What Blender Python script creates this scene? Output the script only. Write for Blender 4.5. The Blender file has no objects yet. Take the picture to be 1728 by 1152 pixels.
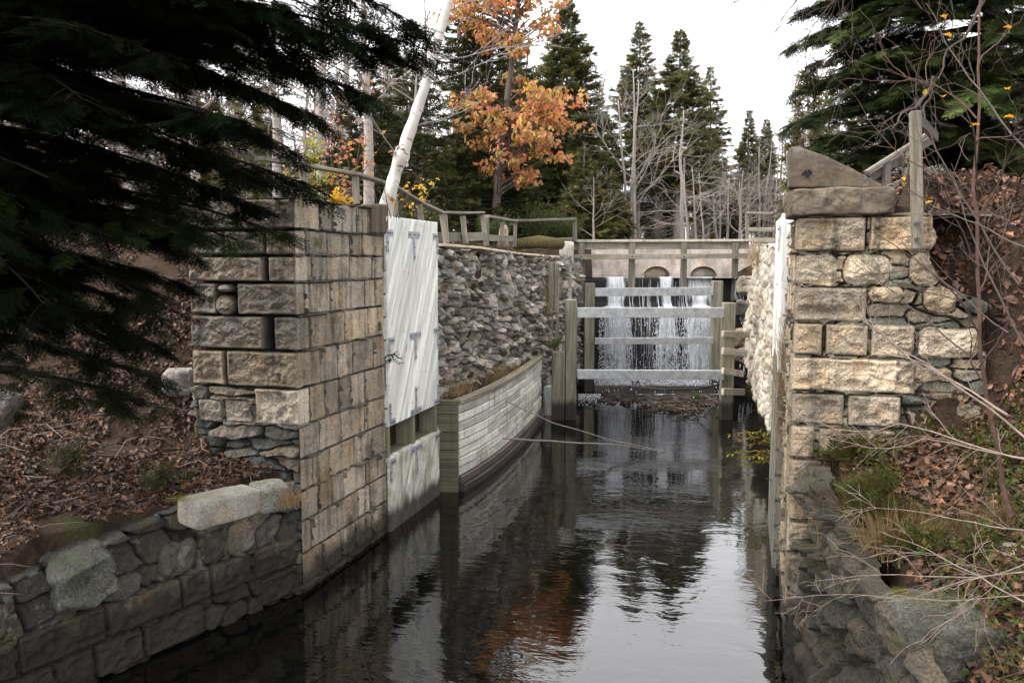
import bpy, math, random
import numpy as np
from mathutils import Vector, Matrix

random.seed(11)
RG = np.random.default_rng(11)
SC = bpy.context.scene
COL = SC.collection

# ------------------------------------------------------------------ camera
FPX, CAM_H = 1400.0, 4.2                     # focal length in photo pixels, height over the water
PITCH, YAW = math.atan(136 / FPX), math.atan(391 / FPX)
cam_d = bpy.data.cameras.new("camera")
cam_d.sensor_width = 36.0
cam_d.lens = 36.0 * FPX / 1728.0
cam_d.clip_start, cam_d.clip_end = 0.05, 3000.0
cam = bpy.data.objects.new("camera", cam_d)
COL.objects.link(cam)
cam.location = (0, 0, CAM_H)
cam.rotation_euler = (math.pi / 2 - PITCH, 0, YAW)
SC.camera = cam

# ------------------------------------------------------------------ sky, sun, exposure
SUN_EL, SUN_AZ = math.radians(52), math.radians(-115)       # azimuth from +Y towards +X
w = bpy.data.worlds.new("World")
SC.world = w
w.use_nodes = True
nt = w.node_tree
for n in list(nt.nodes):
    nt.nodes.remove(n)
sky = nt.nodes.new("ShaderNodeTexSky")
sky.sky_type = 'NISHITA'
sky.sun_disc = False
sky.sun_elevation = SUN_EL
sky.sun_rotation = SUN_AZ
sky.air_density, sky.dust_density, sky.ozone_density = 1.0, 4.0, 1.0
hs = nt.nodes.new("ShaderNodeHueSaturation")              # cloud cover takes the blue out of the sky
hs.inputs["Saturation"].default_value = 0.10
mx = nt.nodes.new("ShaderNodeMix"); mx.data_type = 'RGBA'
mx.inputs[0].default_value = 0.6
mx.inputs[7].default_value = (11.0, 11.0, 11.3, 1)
bg = nt.nodes.new("ShaderNodeBackground")
bg.inputs["Strength"].default_value = 0.12
wo = nt.nodes.new("ShaderNodeOutputWorld")
nt.links.new(sky.outputs[0], hs.inputs["Color"])
nt.links.new(hs.outputs[0], mx.inputs[6])
nt.links.new(mx.outputs[2], bg.inputs["Color"])
nt.links.new(bg.outputs[0], wo.inputs[0])
sun_d = bpy.data.lights.new("sun", 'SUN')
sun_d.energy, sun_d.angle, sun_d.color = 1.4, math.radians(20), (1.0, 0.965, 0.91)
sun = bpy.data.objects.new("sun", sun_d)
COL.objects.link(sun)
sd = Vector((math.sin(SUN_AZ) * math.cos(SUN_EL), math.cos(SUN_AZ) * math.cos(SUN_EL), math.sin(SUN_EL)))
sun.rotation_euler = sd.to_track_quat('Z', 'Y').to_euler()
sun.location = (0, 0, 40)
SC.view_settings.view_transform = 'Standard'
SC.view_settings.look = 'None'
SC.view_settings.exposure = 1.7
SC.view_settings.gamma = 1.0
SC.cycles.max_bounces = 6
SC.cycles.diffuse_bounces = 3
SC.cycles.transparent_max_bounces = 8
SC.cycles.sample_clamp_indirect = 8

# ------------------------------------------------------------------ measuring helpers (photo sight lines with a real distance)
FW = np.array([-math.sin(YAW) * math.cos(PITCH), math.cos(YAW) * math.cos(PITCH), -math.sin(PITCH)])
RT = np.array([math.cos(YAW), math.sin(YAW), 0.0])
UP = np.cross(RT, FW)
C0 = np.array([0, 0, CAM_H])
def ray(px, py): return FW + RT * (px - 864) / FPX + UP * (576 - py) / FPX
def P(px, py, D): return C0 + ray(px, py) * D
def onx(px, py, x): d = ray(px, py); return C0 + d * (x / d[0])
def ony(px, py, y): d = ray(px, py); return C0 + d * (y / d[1])
def onz(px, py, z=0.0): d = ray(px, py); return C0 + d * ((z - CAM_H) / d[2])

# ------------------------------------------------------------------ noise
def _hash(ix, iy, iz, seed):
    with np.errstate(over='ignore'):
        h = ix.astype(np.uint32) * np.uint32(374761393) + iy.astype(np.uint32) * np.uint32(668265263) + iz.astype(np.uint32) * np.uint32(2147483647) + np.uint32((seed * 1274126177) & 0xffffffff)
        h = (h ^ (h >> np.uint32(13))) * np.uint32(1274126177)
        h = (h ^ (h >> np.uint32(15))) * np.uint32(2246822519)
        h ^= h >> np.uint32(16)
    return (h & np.uint32(0xffffff)).astype(np.float64) / 16777215.0
def vnoise(x, y, z, seed=0):
    x, y, z = np.broadcast_arrays(np.asarray(x, float), np.asarray(y, float), np.asarray(z, float))
    fx, fy, fz = np.floor(x), np.floor(y), np.floor(z)
    ix, iy, iz = (a.astype(np.int64) for a in (fx, fy, fz))
    tx, ty, tz = x - fx, y - fy, z - fz
    tx, ty, tz = (t * t * t * (t * (t * 6 - 15) + 10) for t in (tx, ty, tz))
    r = 0
    for dx in (0, 1):
        for dy in (0, 1):
            for dz in (0, 1):
                r = r + _hash(ix + dx, iy + dy, iz + dz, seed) * (tx if dx else 1 - tx) * (ty if dy else 1 - ty) * (tz if dz else 1 - tz)
    return r * 2 - 1
def fbm(x, y, z, oct=4, seed=0, gain=0.5):
    r, a = 0, 1.0
    for o in range(oct):
        r = r + a * vnoise(x * 2 ** o + 17.3 * o, y * 2 ** o + 5.1 * o, z * 2 ** o + 9.7 * o, seed + o)
        a *= gain
    return r
def sstep(a, b, x):
    t = np.clip((x - a) / (b - a), 0, 1)
    return t * t * (3 - 2 * t)

# ------------------------------------------------------------------ mesh building
class MB:
    def __init__(s): s.v, s.f, s.c, s.g, s.n = [], [], [], [], 0
    def add(s, v, f, c=None, g=None):
        v = np.asarray(v, float).reshape(-1, 3)
        if c is None: c = (1, 1, 1)
        c = np.asarray(c, float)
        c = np.broadcast_to(c, (len(v), 3)) if c.ndim < 2 else c
        if g is None: g = v
        s.v.append(v); s.c.append(c); s.g.append(np.asarray(g, float))
        for ff in (f if isinstance(f, list) else [f]):
            ff = np.asarray(ff, np.int64)
            if len(ff): s.f.append(ff + s.n)
        s.n += len(v)
        return s
    def build(s, name, mat, parent=None, smooth=False):
        v = np.concatenate(s.v); c = np.concatenate(s.c); g = np.concatenate(s.g)
        me = bpy.data.meshes.new(name)
        me.vertices.add(len(v)); me.vertices.foreach_set("co", v.astype(np.float32).ravel())
        li = np.concatenate([f.ravel() for f in s.f])
        sz = np.concatenate([np.full(len(f), f.shape[1]) for f in s.f])
        me.loops.add(len(li)); me.loops.foreach_set("vertex_index", li.astype(np.int32))
        me.polygons.add(len(sz))
        st = np.concatenate([[0], np.cumsum(sz)[:-1]])
        me.polygons.foreach_set("loop_start", st.astype(np.int32))
        me.polygons.foreach_set("use_smooth", np.full(len(sz), bool(smooth)))
        a = me.attributes.new("col", 'FLOAT_COLOR', 'POINT')
        a.data.foreach_set("color", np.concatenate([c, np.ones((len(c), 1))], 1).astype(np.float32).ravel())
        a = me.attributes.new("grain", 'FLOAT_VECTOR', 'POINT')
        a.data.foreach_set("vector", g.astype(np.float32).ravel())
        me.update(calc_edges=True)
        me.validate()
        me.materials.append(mat)
        o = bpy.data.objects.new(name, me)
        COL.objects.link(o)
        if parent: o.parent = parent; o.matrix_parent_inverse = parent.matrix_world.inverted() if False else Matrix.Translation(-Vector(parent.location)) @ Matrix.Identity(4)
        return o

def tag(o, label=None, cat=None, group=None, kind=None):
    if label: o["label"] = label
    if cat: o["category"] = cat
    if group: o["group"] = group
    if kind: o["kind"] = kind
    return o
def thing(name, label, cat, loc=(0, 0, 0), group=None):
    o = bpy.data.objects.new(name, None)
    COL.objects.link(o)
    o.empty_display_size = 0.2
    o.location = tuple(float(a) for a in loc)
    return tag(o, label, cat, group)
def copy_tree(src, loc, rz=0.0, sc=1.0, label=None, group=None, tilt=(0, 0)):
    c = src.copy(); COL.objects.link(c)
    c.location = tuple(float(a) for a in loc); c.rotation_euler = (tilt[0], tilt[1], rz); c.scale = (sc, sc, sc) if np.isscalar(sc) else sc
    if label: c["label"] = label
    if group: c["group"] = group
    for ch in src.children:
        d = ch.copy(); COL.objects.link(d); d.parent = c
        for g in ch.children:
            e = g.copy(); COL.objects.link(e); e.parent = d
    return c

def tube(pts, rad, n=6, twist=0.0):
    pts = np.asarray(pts, float); k = len(pts)
    rad = np.broadcast_to(np.asarray(rad, float), (k,))
    t = np.gradient(pts, axis=0); t /= np.linalg.norm(t, axis=1)[:, None] + 1e-9
    ref = np.array([0, 0, 1.0]) if abs(t[:, 2]).mean() < 0.8 else np.array([1.0, 0, 0])
    a = np.cross(t, ref); a /= np.linalg.norm(a, axis=1)[:, None] + 1e-9
    b = np.cross(t, a)
    ang = np.arange(n) * 2 * math.pi / n + twist
    v = pts[:, None] + rad[:, None, None] * (np.cos(ang)[None, :, None] * a[:, None] + np.sin(ang)[None, :, None] * b[:, None])
    v = v.reshape(-1, 3)
    i = np.arange(k - 1)[:, None] * n; j = np.arange(n)[None, :]; j2 = (j + 1) % n
    f = np.stack([i + j, i + n + j, i + n + j2, i + j2], -1).reshape(-1, 4)
    cap = [np.array([list(range(n))]), np.array([list(range((k - 1) * n, k * n))[::-1]])]
    ln = np.concatenate([[0], np.cumsum(np.linalg.norm(np.diff(pts, axis=0), axis=1))])
    g = np.stack([np.repeat(ln, n), np.tile(np.cos(ang), k) * np.repeat(rad, n), np.tile(np.sin(ang), k) * np.repeat(rad, n)], 1)
    return v, [f] + cap, g

def beam(mb, p0, p1, w_, h_, up=(0, 0, 1), bev=0.012, col=(1, 1, 1), seg=None, wob=0.004):
    """Sawn timber or bar from p0 to p1: w_ across, h_ along 'up', chamfered, slightly uneven."""
    p0, p1 = np.asarray(p0, float), np.asarray(p1, float)
    d = p1 - p0; L = np.linalg.norm(d); d /= L
    u = np.asarray(up, float); u = u - d * (u @ d); u /= np.linalg.norm(u)
    s = np.cross(d, u)
    b = min(bev, w_ * .3, h_ * .3); a, c = w_ / 2, h_ / 2
    sec = np.array([(-a + b, -c), (a - b, -c), (a, -c + b), (a, c - b), (a - b, c), (-a + b, c), (-a, c - b), (-a, -c + b)])
    seg = seg or max(2, int(L / 0.35) + 1)
    ts = np.concatenate([[0, b / L], np.linspace(b / L, 1 - b / L, seg + 1)[1:-1], [1 - b / L, 1]])
    sc_ = np.ones(len(ts)); sc_[0] = sc_[-1] = 1 - b / max(a, c)
    off = RG.uniform(0, 90)
    V, G = [], []
    for t, k in zip(ts, sc_):
        wv = wob * np.array([vnoise(t * L * 1.1 + off, 3.1, 0, 5), vnoise(t * L * 1.1 + off, 8.3, 0, 6)])
        q = sec * k
        V.append(p0 + d * t * L + (q[:, :1] + wv[0]) * s + (q[:, 1:] + wv[1]) * u)
        G.append(np.stack([np.full(8, t * L + off), q[:, 0] + off, q[:, 1] + off * .37], 1))
    V, G = np.concatenate(V), np.concatenate(G)
    k = len(ts); n = 8
    i = np.arange(k - 1)[:, None] * n; j = np.arange(n)[None, :]; j2 = (j + 1) % n
    f = np.stack([i + j, i + j2, i + n + j2, i + n + j], -1).reshape(-1, 4)
    mb.add(V, [f, np.array([list(range(n))[::-1]]), np.array([list(range((k - 1) * n, k * n))])], col, G)
    return mb

def frames(d, up=None, jit=0.0):
    """Rotation matrices with x along d and z near up."""
    d = d / (np.linalg.norm(d, axis=1)[:, None] + 1e-9)
    if up is None: up = np.tile([0, 0, 1.0], (len(d), 1))
    if jit: up = up + RG.normal(0, jit, up.shape)
    y = np.cross(up, d); y /= np.linalg.norm(y, axis=1)[:, None] + 1e-9
    z = np.cross(d, y)
    return np.stack([d, y, z], 2)
def scatter(mb, tv, tf, pos, R, sc_, col):
    N, k = len(pos), len(tv)
    sc_ = np.broadcast_to(np.asarray(sc_, float), (N,))
    v = np.einsum('nij,kj->nki', R, tv) * sc_[:, None, None] + pos[:, None]
    f = []
    for ff in (tf if isinstance(tf, list) else [tf]):
        ff = np.asarray(ff); f.append((ff[None] + (np.arange(N) * k)[:, None, None]).reshape(-1, ff.shape[1]))
    c = np.repeat(col, k, 0) if np.ndim(col) == 2 else col
    mb.add(v.reshape(-1, 3), f, c)
def rnd_dirs(n, zlo=-1, zhi=1):
    z = RG.uniform(zlo, zhi, n); a = RG.uniform(0, 2 * math.pi, n); r = np.sqrt(1 - z * z)
    return np.stack([r * np.cos(a), r * np.sin(a), z], 1)

# ------------------------------------------------------------------ materials
class NT:
    def __init__(s, name, rough=0.8, spec=0.3):
        s.m = bpy.data.materials.new(name); s.m.use_nodes = True; s.t = s.m.node_tree
        s.b = s.t.nodes["Principled BSDF"]
        s.b.inputs["Roughness"].default_value = rough
        s.b.inputs["Specular IOR Level"].default_value = spec
        s.co = s.t.nodes.new("ShaderNodeTexCoord").outputs["Object"]
    def n(s, t, **kw):
        x = s.t.nodes.new("ShaderNode" + t)
        for k, v in kw.items(): setattr(x, k, v)
        return x
    def put(s, sock, v):
        if hasattr(v, "node"): s.t.links.new(v, sock)
        else: sock.default_value = v
    def attr(s, name, what="Color"): a = s.n("Attribute", attribute_name=name); return a.outputs[what]
    def map(s, vec, scale):
        m = s.n("Mapping"); s.put(m.inputs["Vector"], vec); m.inputs["Scale"].default_value = scale; return m.outputs[0]
    def noise(s, vec, scale, detail=4, rough=0.55, dist=0.0):
        x = s.n("TexNoise"); s.put(x.inputs["Vector"], vec)
        x.inputs["Scale"].default_value = scale; x.inputs["Detail"].default_value = detail
        x.inputs["Roughness"].default_value = rough; x.inputs["Distortion"].default_value = dist
        return x.outputs["Fac"]
    def rng(s, v, a, b, c=0.0, d=1.0):
        x = s.n("MapRange"); s.put(x.inputs[0], v)
        for i, q in enumerate((a, b, c, d)): x.inputs[i + 1].default_value = q
        return x.outputs[0]
    def mix(s, f, a, b, mode='MIX'):
        x = s.n("Mix", data_type='RGBA', blend_type=mode)
        s.put(x.inputs[0], f); s.put(x.inputs[6], a); s.put(x.inputs[7], b); return x.outputs[2]
    def math(s, op, a, b=0.0):
        x = s.n("Math", operation=op); s.put(x.inputs[0], a); s.put(x.inputs[1], b); return x.outputs[0]
    def grey(s, v):
        x = s.n("CombineColor")
        for i in range(3): s.put(x.inputs[i], v)
        return x.outputs[0]
    def bump(s, h, strength=0.4, dist=0.02):
        x = s.n("Bump"); s.put(x.inputs["Height"], h); x.inputs["Strength"].default_value = strength; x.inputs["Distance"].default_value = dist
        s.t.links.new(x.outputs[0], s.b.inputs["Normal"])
    def base(s, c): s.put(s.b.inputs["Base Color"], c); return s

def stone_mat(name, speck=70, stain=0.6, stain_col=(0.035, 0.03, 0.025, 1), band=None, moss=0.0, lichen=0.0):
    t = NT(name, 0.9, 0.2)
    c = t.attr("col")
    sp = t.noise(t.co, speck, 3, 0.7)
    c = t.mix(1.0, c, t.grey(t.rng(sp, 0.3, 0.7, 0.32, 1.6)), 'MULTIPLY')
    big = t.noise(t.co, 1.7, 4, 0.6)
    c = t.mix(1.0, c, t.grey(t.rng(big, 0.3, 0.7, 0.6, 1.3)), 'MULTIPLY')
    warm = t.rng(t.noise(t.co, 3.3, 3), 0.48, 0.68, 0, 0.5)
    c = t.mix(warm, c, t.mix(1.0, c, (1.25, 1.0, 0.72, 1), 'MULTIPLY'))
    if lichen:
        lf = t.rng(t.noise(t.co, 5.5, 5, 0.6), 0.58, 0.63, 0, lichen)
        c = t.mix(lf, c, (0.34, 0.34, 0.29, 1))
    st = t.noise(t.map(t.co, (5.0, 5.0, 0.45)), 1.0, 5, 0.62, 0.4)
    blot = t.noise(t.co, 9.0, 5, 0.65)
    sf = t.math('MULTIPLY', t.rng(st, 0.47, 0.64, 0, 1), t.rng(blot, 0.35, 0.6, 0.25, 1))
    c = t.mix(t.math('MULTIPLY', sf, stain), c, stain_col)
    if moss:
        mf = t.rng(t.noise(t.co, 2.3, 5, 0.65), 0.56, 0.7, 0, moss)
        c = t.mix(mf, c, (0.075, 0.085, 0.03, 1))
    if band:                                     # the strip of wall the water keeps wet
        z = t.n("SeparateXYZ"); t.put(z.inputs[0], t.co)
        zz = t.math('ADD', z.outputs[2], t.math('MULTIPLY', t.noise(t.co, 3.0, 4), -0.5))
        c = t.mix(t.rng(zz, band - 0.1, band + 0.16, 0.88, 0), c, (0.016, 0.014, 0.012, 1))
    t.base(c)
    h = t.math('ADD', t.math('MULTIPLY', sp, 0.5), t.noise(t.co, 24, 5, 0.7))
    t.bump(h, 0.8, 0.025)
    return t.m

def wood_mat(name, base, dark, rough=0.8, streak=0.5, green=0.0, band=None, knots=0.0):
    t = NT(name, rough, 0.25)
    g = t.attr("grain", "Vector")
    gr = t.noise(t.map(g, (1.3, 38, 38)), 1.0, 6, 0.65, 0.8)
    gr2 = t.noise(t.map(g, (0.5, 6, 6)), 1.0, 3, 0.6, 0.5)
    c = t.mix(t.rng(gr, 0.38, 0.66, 0, 1), base + (1,), dark + (1,))
    c = t.mix(1.0, c, t.grey(t.rng(gr2, 0.3, 0.7, 0.65, 1.3)), 'MULTIPLY')
    c = t.mix(1.0, c, t.attr("col"), 'MULTIPLY')
    if streak:
        st = t.noise(t.map(t.co, (9, 9, 0.7)), 1.0, 5, 0.6, 0.3)
        c = t.mix(t.rng(st, 0.52, 0.72, 0, streak), c, (0.05, 0.045, 0.035, 1))
    if knots:
        kn = t.noise(t.map(g, (5.5, 13, 13)), 1.0, 2, 0.5)
        c = t.mix(t.rng(kn, 0.69, 0.74, 0, knots), c, (0.1, 0.075, 0.055, 1))
        ru = t.noise(t.map(t.co, (14, 14, 0.8)), 1.0, 4, 0.6)
        c = t.mix(t.rng(ru, 0.56, 0.74, 0, knots * .45), c, (0.34, 0.25, 0.15, 1))
    if green:
        gf = t.rng(t.noise(t.co, 2.6, 5, 0.6), 0.47, 0.68, 0, green)
        c = t.mix(gf, c, (0.12, 0.13, 0.045, 1))
    if band is not None:
        z = t.n("SeparateXYZ"); t.put(z.inputs[0], t.co)
        zz = t.math('ADD', z.outputs[2], t.math('MULTIPLY', t.noise(t.map(t.co, (4, 4, 1)), 1.5, 4), -0.3))
        c = t.mix(t.rng(zz, band - 0.08, band + 0.1, 0.9, 0), c, (0.02, 0.016, 0.014, 1))
    t.base(c)
    t.bump(gr, 0.35, 0.008)
    return t.m

def plain_mat(name, base, rough=0.8, spec=0.3, var=0.3, scale=8, bump=0.3, metal=0.0):
    t = NT(name, rough, spec)
    c = t.mix(1.0, t.attr("col"), base + (1,), 'MULTIPLY')
    nz = t.noise(t.co, scale, 5, 0.6)
    c = t.mix(1.0, c, t.grey(t.rng(nz, 0.3, 0.7, 1 - var, 1 + var)), 'MULTIPLY')
    t.base(c); t.b.inputs["Metallic"].default_value = metal
    if bump: t.bump(nz, bump, 0.01)
    return t.m
def leaf_mat(name, base, trans=0.25, rough=0.6):
    t = NT(name, rough, 0.25)
    c = t.mix(1.0, t.attr("col"), base + (1,), 'MULTIPLY')
    t.base(c)
    if trans:
        tr = t.n("BsdfTranslucent"); t.put(tr.inputs["Color"], c)
        ms = t.n("MixShader"); ms.inputs[0].default_value = trans
        out = t.t.nodes["Material Output"]
        t.t.links.new(t.b.outputs[0], ms.inputs[1]); t.t.links.new(tr.outputs[0], ms.inputs[2]); t.t.links.new(ms.outputs[0], out.inputs[0])
    return t.m

M = {}
M['granite'] = stone_mat("granite", 75, 0.9, band=0.1)
M['granite_dim'] = stone_mat("weathered_granite", 60, 0.7, band=0.4, moss=0.4, lichen=0.25)
M['rubble'] = stone_mat("fieldstone", 40, 0.5, band=0.25, lichen=0.5)
M['pale_rock'] = stone_mat("pale_mortared_rock", 45, 0.35, stain_col=(0.16, 0.12, 0.07, 1), band=0.25, moss=0.25)
M['boulder'] = stone_mat("boulder_stone", 45, 0.5, moss=0.5, lichen=0.12)
M['slate'] = stone_mat("mossy_slate", 45, 0.6, band=0.3, moss=0.5)
M['cap'] = stone_mat("smooth_brown_stone", 190, 0.45, moss=0.1, lichen=0.25)
M['slab'] = stone_mat("granite_slab", 80, 0.3, lichen=0.3)
M['concrete'] = stone_mat("old_concrete", 60, 0.4, stain_col=(0.12, 0.1, 0.08, 1))
M['dark_concrete'] = stone_mat("weathered_coping", 40, 0.5, moss=0.15)
M['dam'] = stone_mat("wet_dam_concrete", 30, 0.5)
M['dam'].node_tree.nodes["Principled BSDF"].inputs["Roughness"].default_value = 0.35
M['grey_wood'] = wood_mat("silvered_timber", (0.36, 0.33, 0.27), (0.2, 0.175, 0.14))
M['post_wood'] = wood_mat("treated_post_timber", (0.27, 0.25, 0.195), (0.12, 0.108, 0.08), green=0.25, streak=0.45, band=0.32)
M['white_wood'] = wood_mat("white_painted_plank", (0.8, 0.8, 0.76), (0.7, 0.695, 0.655), 0.7, streak=0.22, knots=0.7)
M['lower_wood'] = wood_mat("stained_white_plank", (0.76, 0.75, 0.69), (0.5, 0.48, 0.4), 0.7, streak=0.5, green=0.6, band=0.16)
M['crib_wood'] = wood_mat("pale_crib_timber", (0.72, 0.71, 0.67), (0.47, 0.46, 0.42), 0.75, streak=0.85, green=0.25)
M['cap_wood'] = wood_mat("crib_cap_timber", (0.27, 0.25, 0.215), (0.12, 0.11, 0.09), green=0.15)
M['sill_wood'] = wood_mat("wet_sill_timber", (0.09, 0.075, 0.07), (0.035, 0.03, 0.028), 0.45, streak=0.3)
M['dark_wood'] = wood_mat("dark_wet_timber", (0.05, 0.04, 0.03), (0.02, 0.017, 0.014), 0.6)
M['steel'] = plain_mat("galvanised_steel", (0.4, 0.415, 0.43), 0.4, 0.5, 0.3, 7, 0.03, 0.5)
M['zinc'] = plain_mat("zinc_bracket", (0.36, 0.37, 0.41), 0.5, 0.5, 0.25, 30, 0.1, 0.4)
M['bolt'] = plain_mat("rusty_bolt", (0.05, 0.045, 0.045), 0.6, 0.4, 0.3, 40, 0.0, 0.3)
M['hose'] = plain_mat("black_hose_rubber", (0.015, 0.015, 0.016), 0.45, 0.4, 0.2, 8, 0)
M['bark'] = plain_mat("conifer_bark", (0.085, 0.068, 0.056), 0.95, 0.1, 0.5, 14, 0.8)
M['grey_bark'] = plain_mat("grey_bark", (0.27, 0.235, 0.21), 0.9, 0.15, 0.35, 12, 0.5)
M['pale_bark'] = plain_mat("pale_grey_bark", (0.23, 0.2, 0.18), 0.9, 0.15, 0.3, 10, 0.4)
M['twig'] = plain_mat("twig_bark", (0.075, 0.057, 0.047), 0.8, 0.2, 0.3, 20, 0)
M['twig_pale'] = plain_mat("pale_twig_bark", (0.2, 0.15, 0.125), 0.75, 0.2, 0.3, 20, 0)
M['needle'] = leaf_mat("spruce_needles", (0.052, 0.068, 0.024), 0.2)
M['needle'].node_tree.nodes["Principled BSDF"].inputs["Specular IOR Level"].default_value = 0.06
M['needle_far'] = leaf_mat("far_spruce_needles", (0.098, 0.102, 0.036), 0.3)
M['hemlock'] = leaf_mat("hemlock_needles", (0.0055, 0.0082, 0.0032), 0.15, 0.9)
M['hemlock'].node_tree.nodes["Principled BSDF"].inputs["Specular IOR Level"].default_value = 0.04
M['oak_leaf'] = leaf_mat("autumn_oak_leaves", (0.5, 0.25, 0.115), 0.42)
M['yellow_leaf'] = leaf_mat("yellow_leaves", (0.6, 0.4, 0.05), 0.4)
M['litter'] = leaf_mat("fallen_leaves", (0.125, 0.067, 0.042), 0.05)
M['green_leaf'] = leaf_mat("green_leaves", (0.075, 0.098, 0.024), 0.35)
M['grass'] = leaf_mat("grass_blades", (0.068, 0.064, 0.026), 0.3)
M['dry_grass'] = leaf_mat("dry_grass_blades", (0.27, 0.2, 0.115), 0.3)
# soil
t = NT("forest_soil", 0.95, 0.1)
nz = t.noise(t.co, 2.2, 6, 0.65); n2 = t.noise(t.co, 26, 5, 0.7)
c = t.mix(t.rng(nz, 0.35, 0.65), (0.02, 0.014, 0.010, 1), (0.05, 0.031, 0.021, 1))
c = t.mix(t.rng(t.noise(t.co, 1.1, 4), 0.58, 0.68, 0, 0.7), c, (0.03, 0.033, 0.011, 1))
t.base(t.mix(1.0, c, t.grey(t.rng(n2, 0.3, 0.7, 0.5, 1.5)), 'MULTIPLY')); t.bump(n2, 0.8, 0.04)
M['soil'] = t.m
# birch bark: chalk white with dark cross marks
t = NT("birch_bark", 0.75, 0.2)
g = t.attr("grain", "Vector")
mk = t.noise(t.map(g, (16, 5, 5)), 1.0, 3, 0.6)
c = t.mix(t.rng(mk, 0.62, 0.68, 0, 0.85), (0.46, 0.425, 0.385, 1), (0.05, 0.04, 0.035, 1))
c = t.mix(1.0, c, t.grey(t.rng(t.noise(t.co, 3, 4), 0.3, 0.7, 0.75, 1.2)), 'MULTIPLY')
t.base(c); t.bump(mk, 0.3, 0.01)
M['birch'] = t.m
# water: dark peaty pool with wind ripple
def water_mat(name, wave, scl, dist=0.05, ior=1.33):
    t = NT(name, 0.03, 0.5)
    t.b.inputs["IOR"].default_value = ior
    t.base((0.002, 0.002, 0.0018, 1))
    a = t.noise(t.map(t.co, (0.55 * scl, 1.0 * scl, 1)), 2.6, 3, 0.5, 0.6)
    b = t.noise(t.map(t.co, (0.5 * scl, 1.3 * scl, 1)), 8.5, 2, 0.5, 0.3)
    calm = t.rng(t.noise(t.co, 0.35, 2), 0.35, 0.65, 0.35, 1.0)
    h = t.math('MULTIPLY', t.math('ADD', a, t.math('MULTIPLY', b, 0.25)), calm)
    t.bump(h, wave, dist)
    return t.m
M['water'] = water_mat("canal_water", 0.2, 1.0, 0.05, 1.65)
M['pool'] = water_mat("still_pool_water", 0.2, 1.0, 0.03, 1.33)
t = NT("falling_water", 0.25, 0.5)
t.base((0.86, 0.88, 0.92, 1))
tr = t.n("BsdfTransparent"); tl = t.n("BsdfTranslucent"); tl.inputs[0].default_value = (0.9, 0.92, 0.95, 1)
m1 = t.n("MixShader"); m1.inputs[0].default_value = 0.3; m2 = t.n("MixShader"); m2.inputs[0].default_value = 0.1
t.t.links.new(t.b.outputs[0], m1.inputs[1]); t.t.links.new(tl.outputs[0], m1.inputs[2])
t.t.links.new(m1.outputs[0], m2.inputs[1]); t.t.links.new(tr.outputs[0], m2.inputs[2])
t.t.links.new(m2.outputs[0], t.t.nodes["Material Output"].inputs[0])
M['falls'] = t.m
# joined sheet of falling water: stretched streaks of white, clear between
t = NT("falling_sheet", 0.3, 0.5)
t.base((0.88, 0.9, 0.93, 1)); g = t.attr("grain", "Vector")
a1 = t.noise(t.map(g, (9, .55, 1)), 1.0, 5, 0.7, 0.6); a2 = t.noise(t.map(g, (34, 2.2, 1)), 1.0, 4, 0.7, 0.3)
sx = t.n("SeparateColor"); t.put(sx.inputs[0], t.attr("col"))
al = t.math('ADD', t.math('ADD', t.math('MULTIPLY', a1, .9), t.math('MULTIPLY', a2, .6)), t.math('MULTIPLY', sx.outputs[0], .55))
tl = t.n("BsdfTranslucent"); tl.inputs[0].default_value = (0.92, 0.94, 0.96, 1); tp_ = t.n("BsdfTransparent")
m1 = t.n("MixShader"); m1.inputs[0].default_value = 0.3; m2 = t.n("MixShader"); t.put(m2.inputs[0], t.rng(al, 0.86, 1.12, 0, 0.97))
t.t.links.new(t.b.outputs[0], m1.inputs[1]); t.t.links.new(tl.outputs[0], m1.inputs[2])
t.t.links.new(tp_.outputs[0], m2.inputs[1]); t.t.links.new(m1.outputs[0], m2.inputs[2]); t.t.links.new(m2.outputs[0], t.t.nodes["Material Output"].inputs[0])
M['sheet'] = t.m

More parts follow.
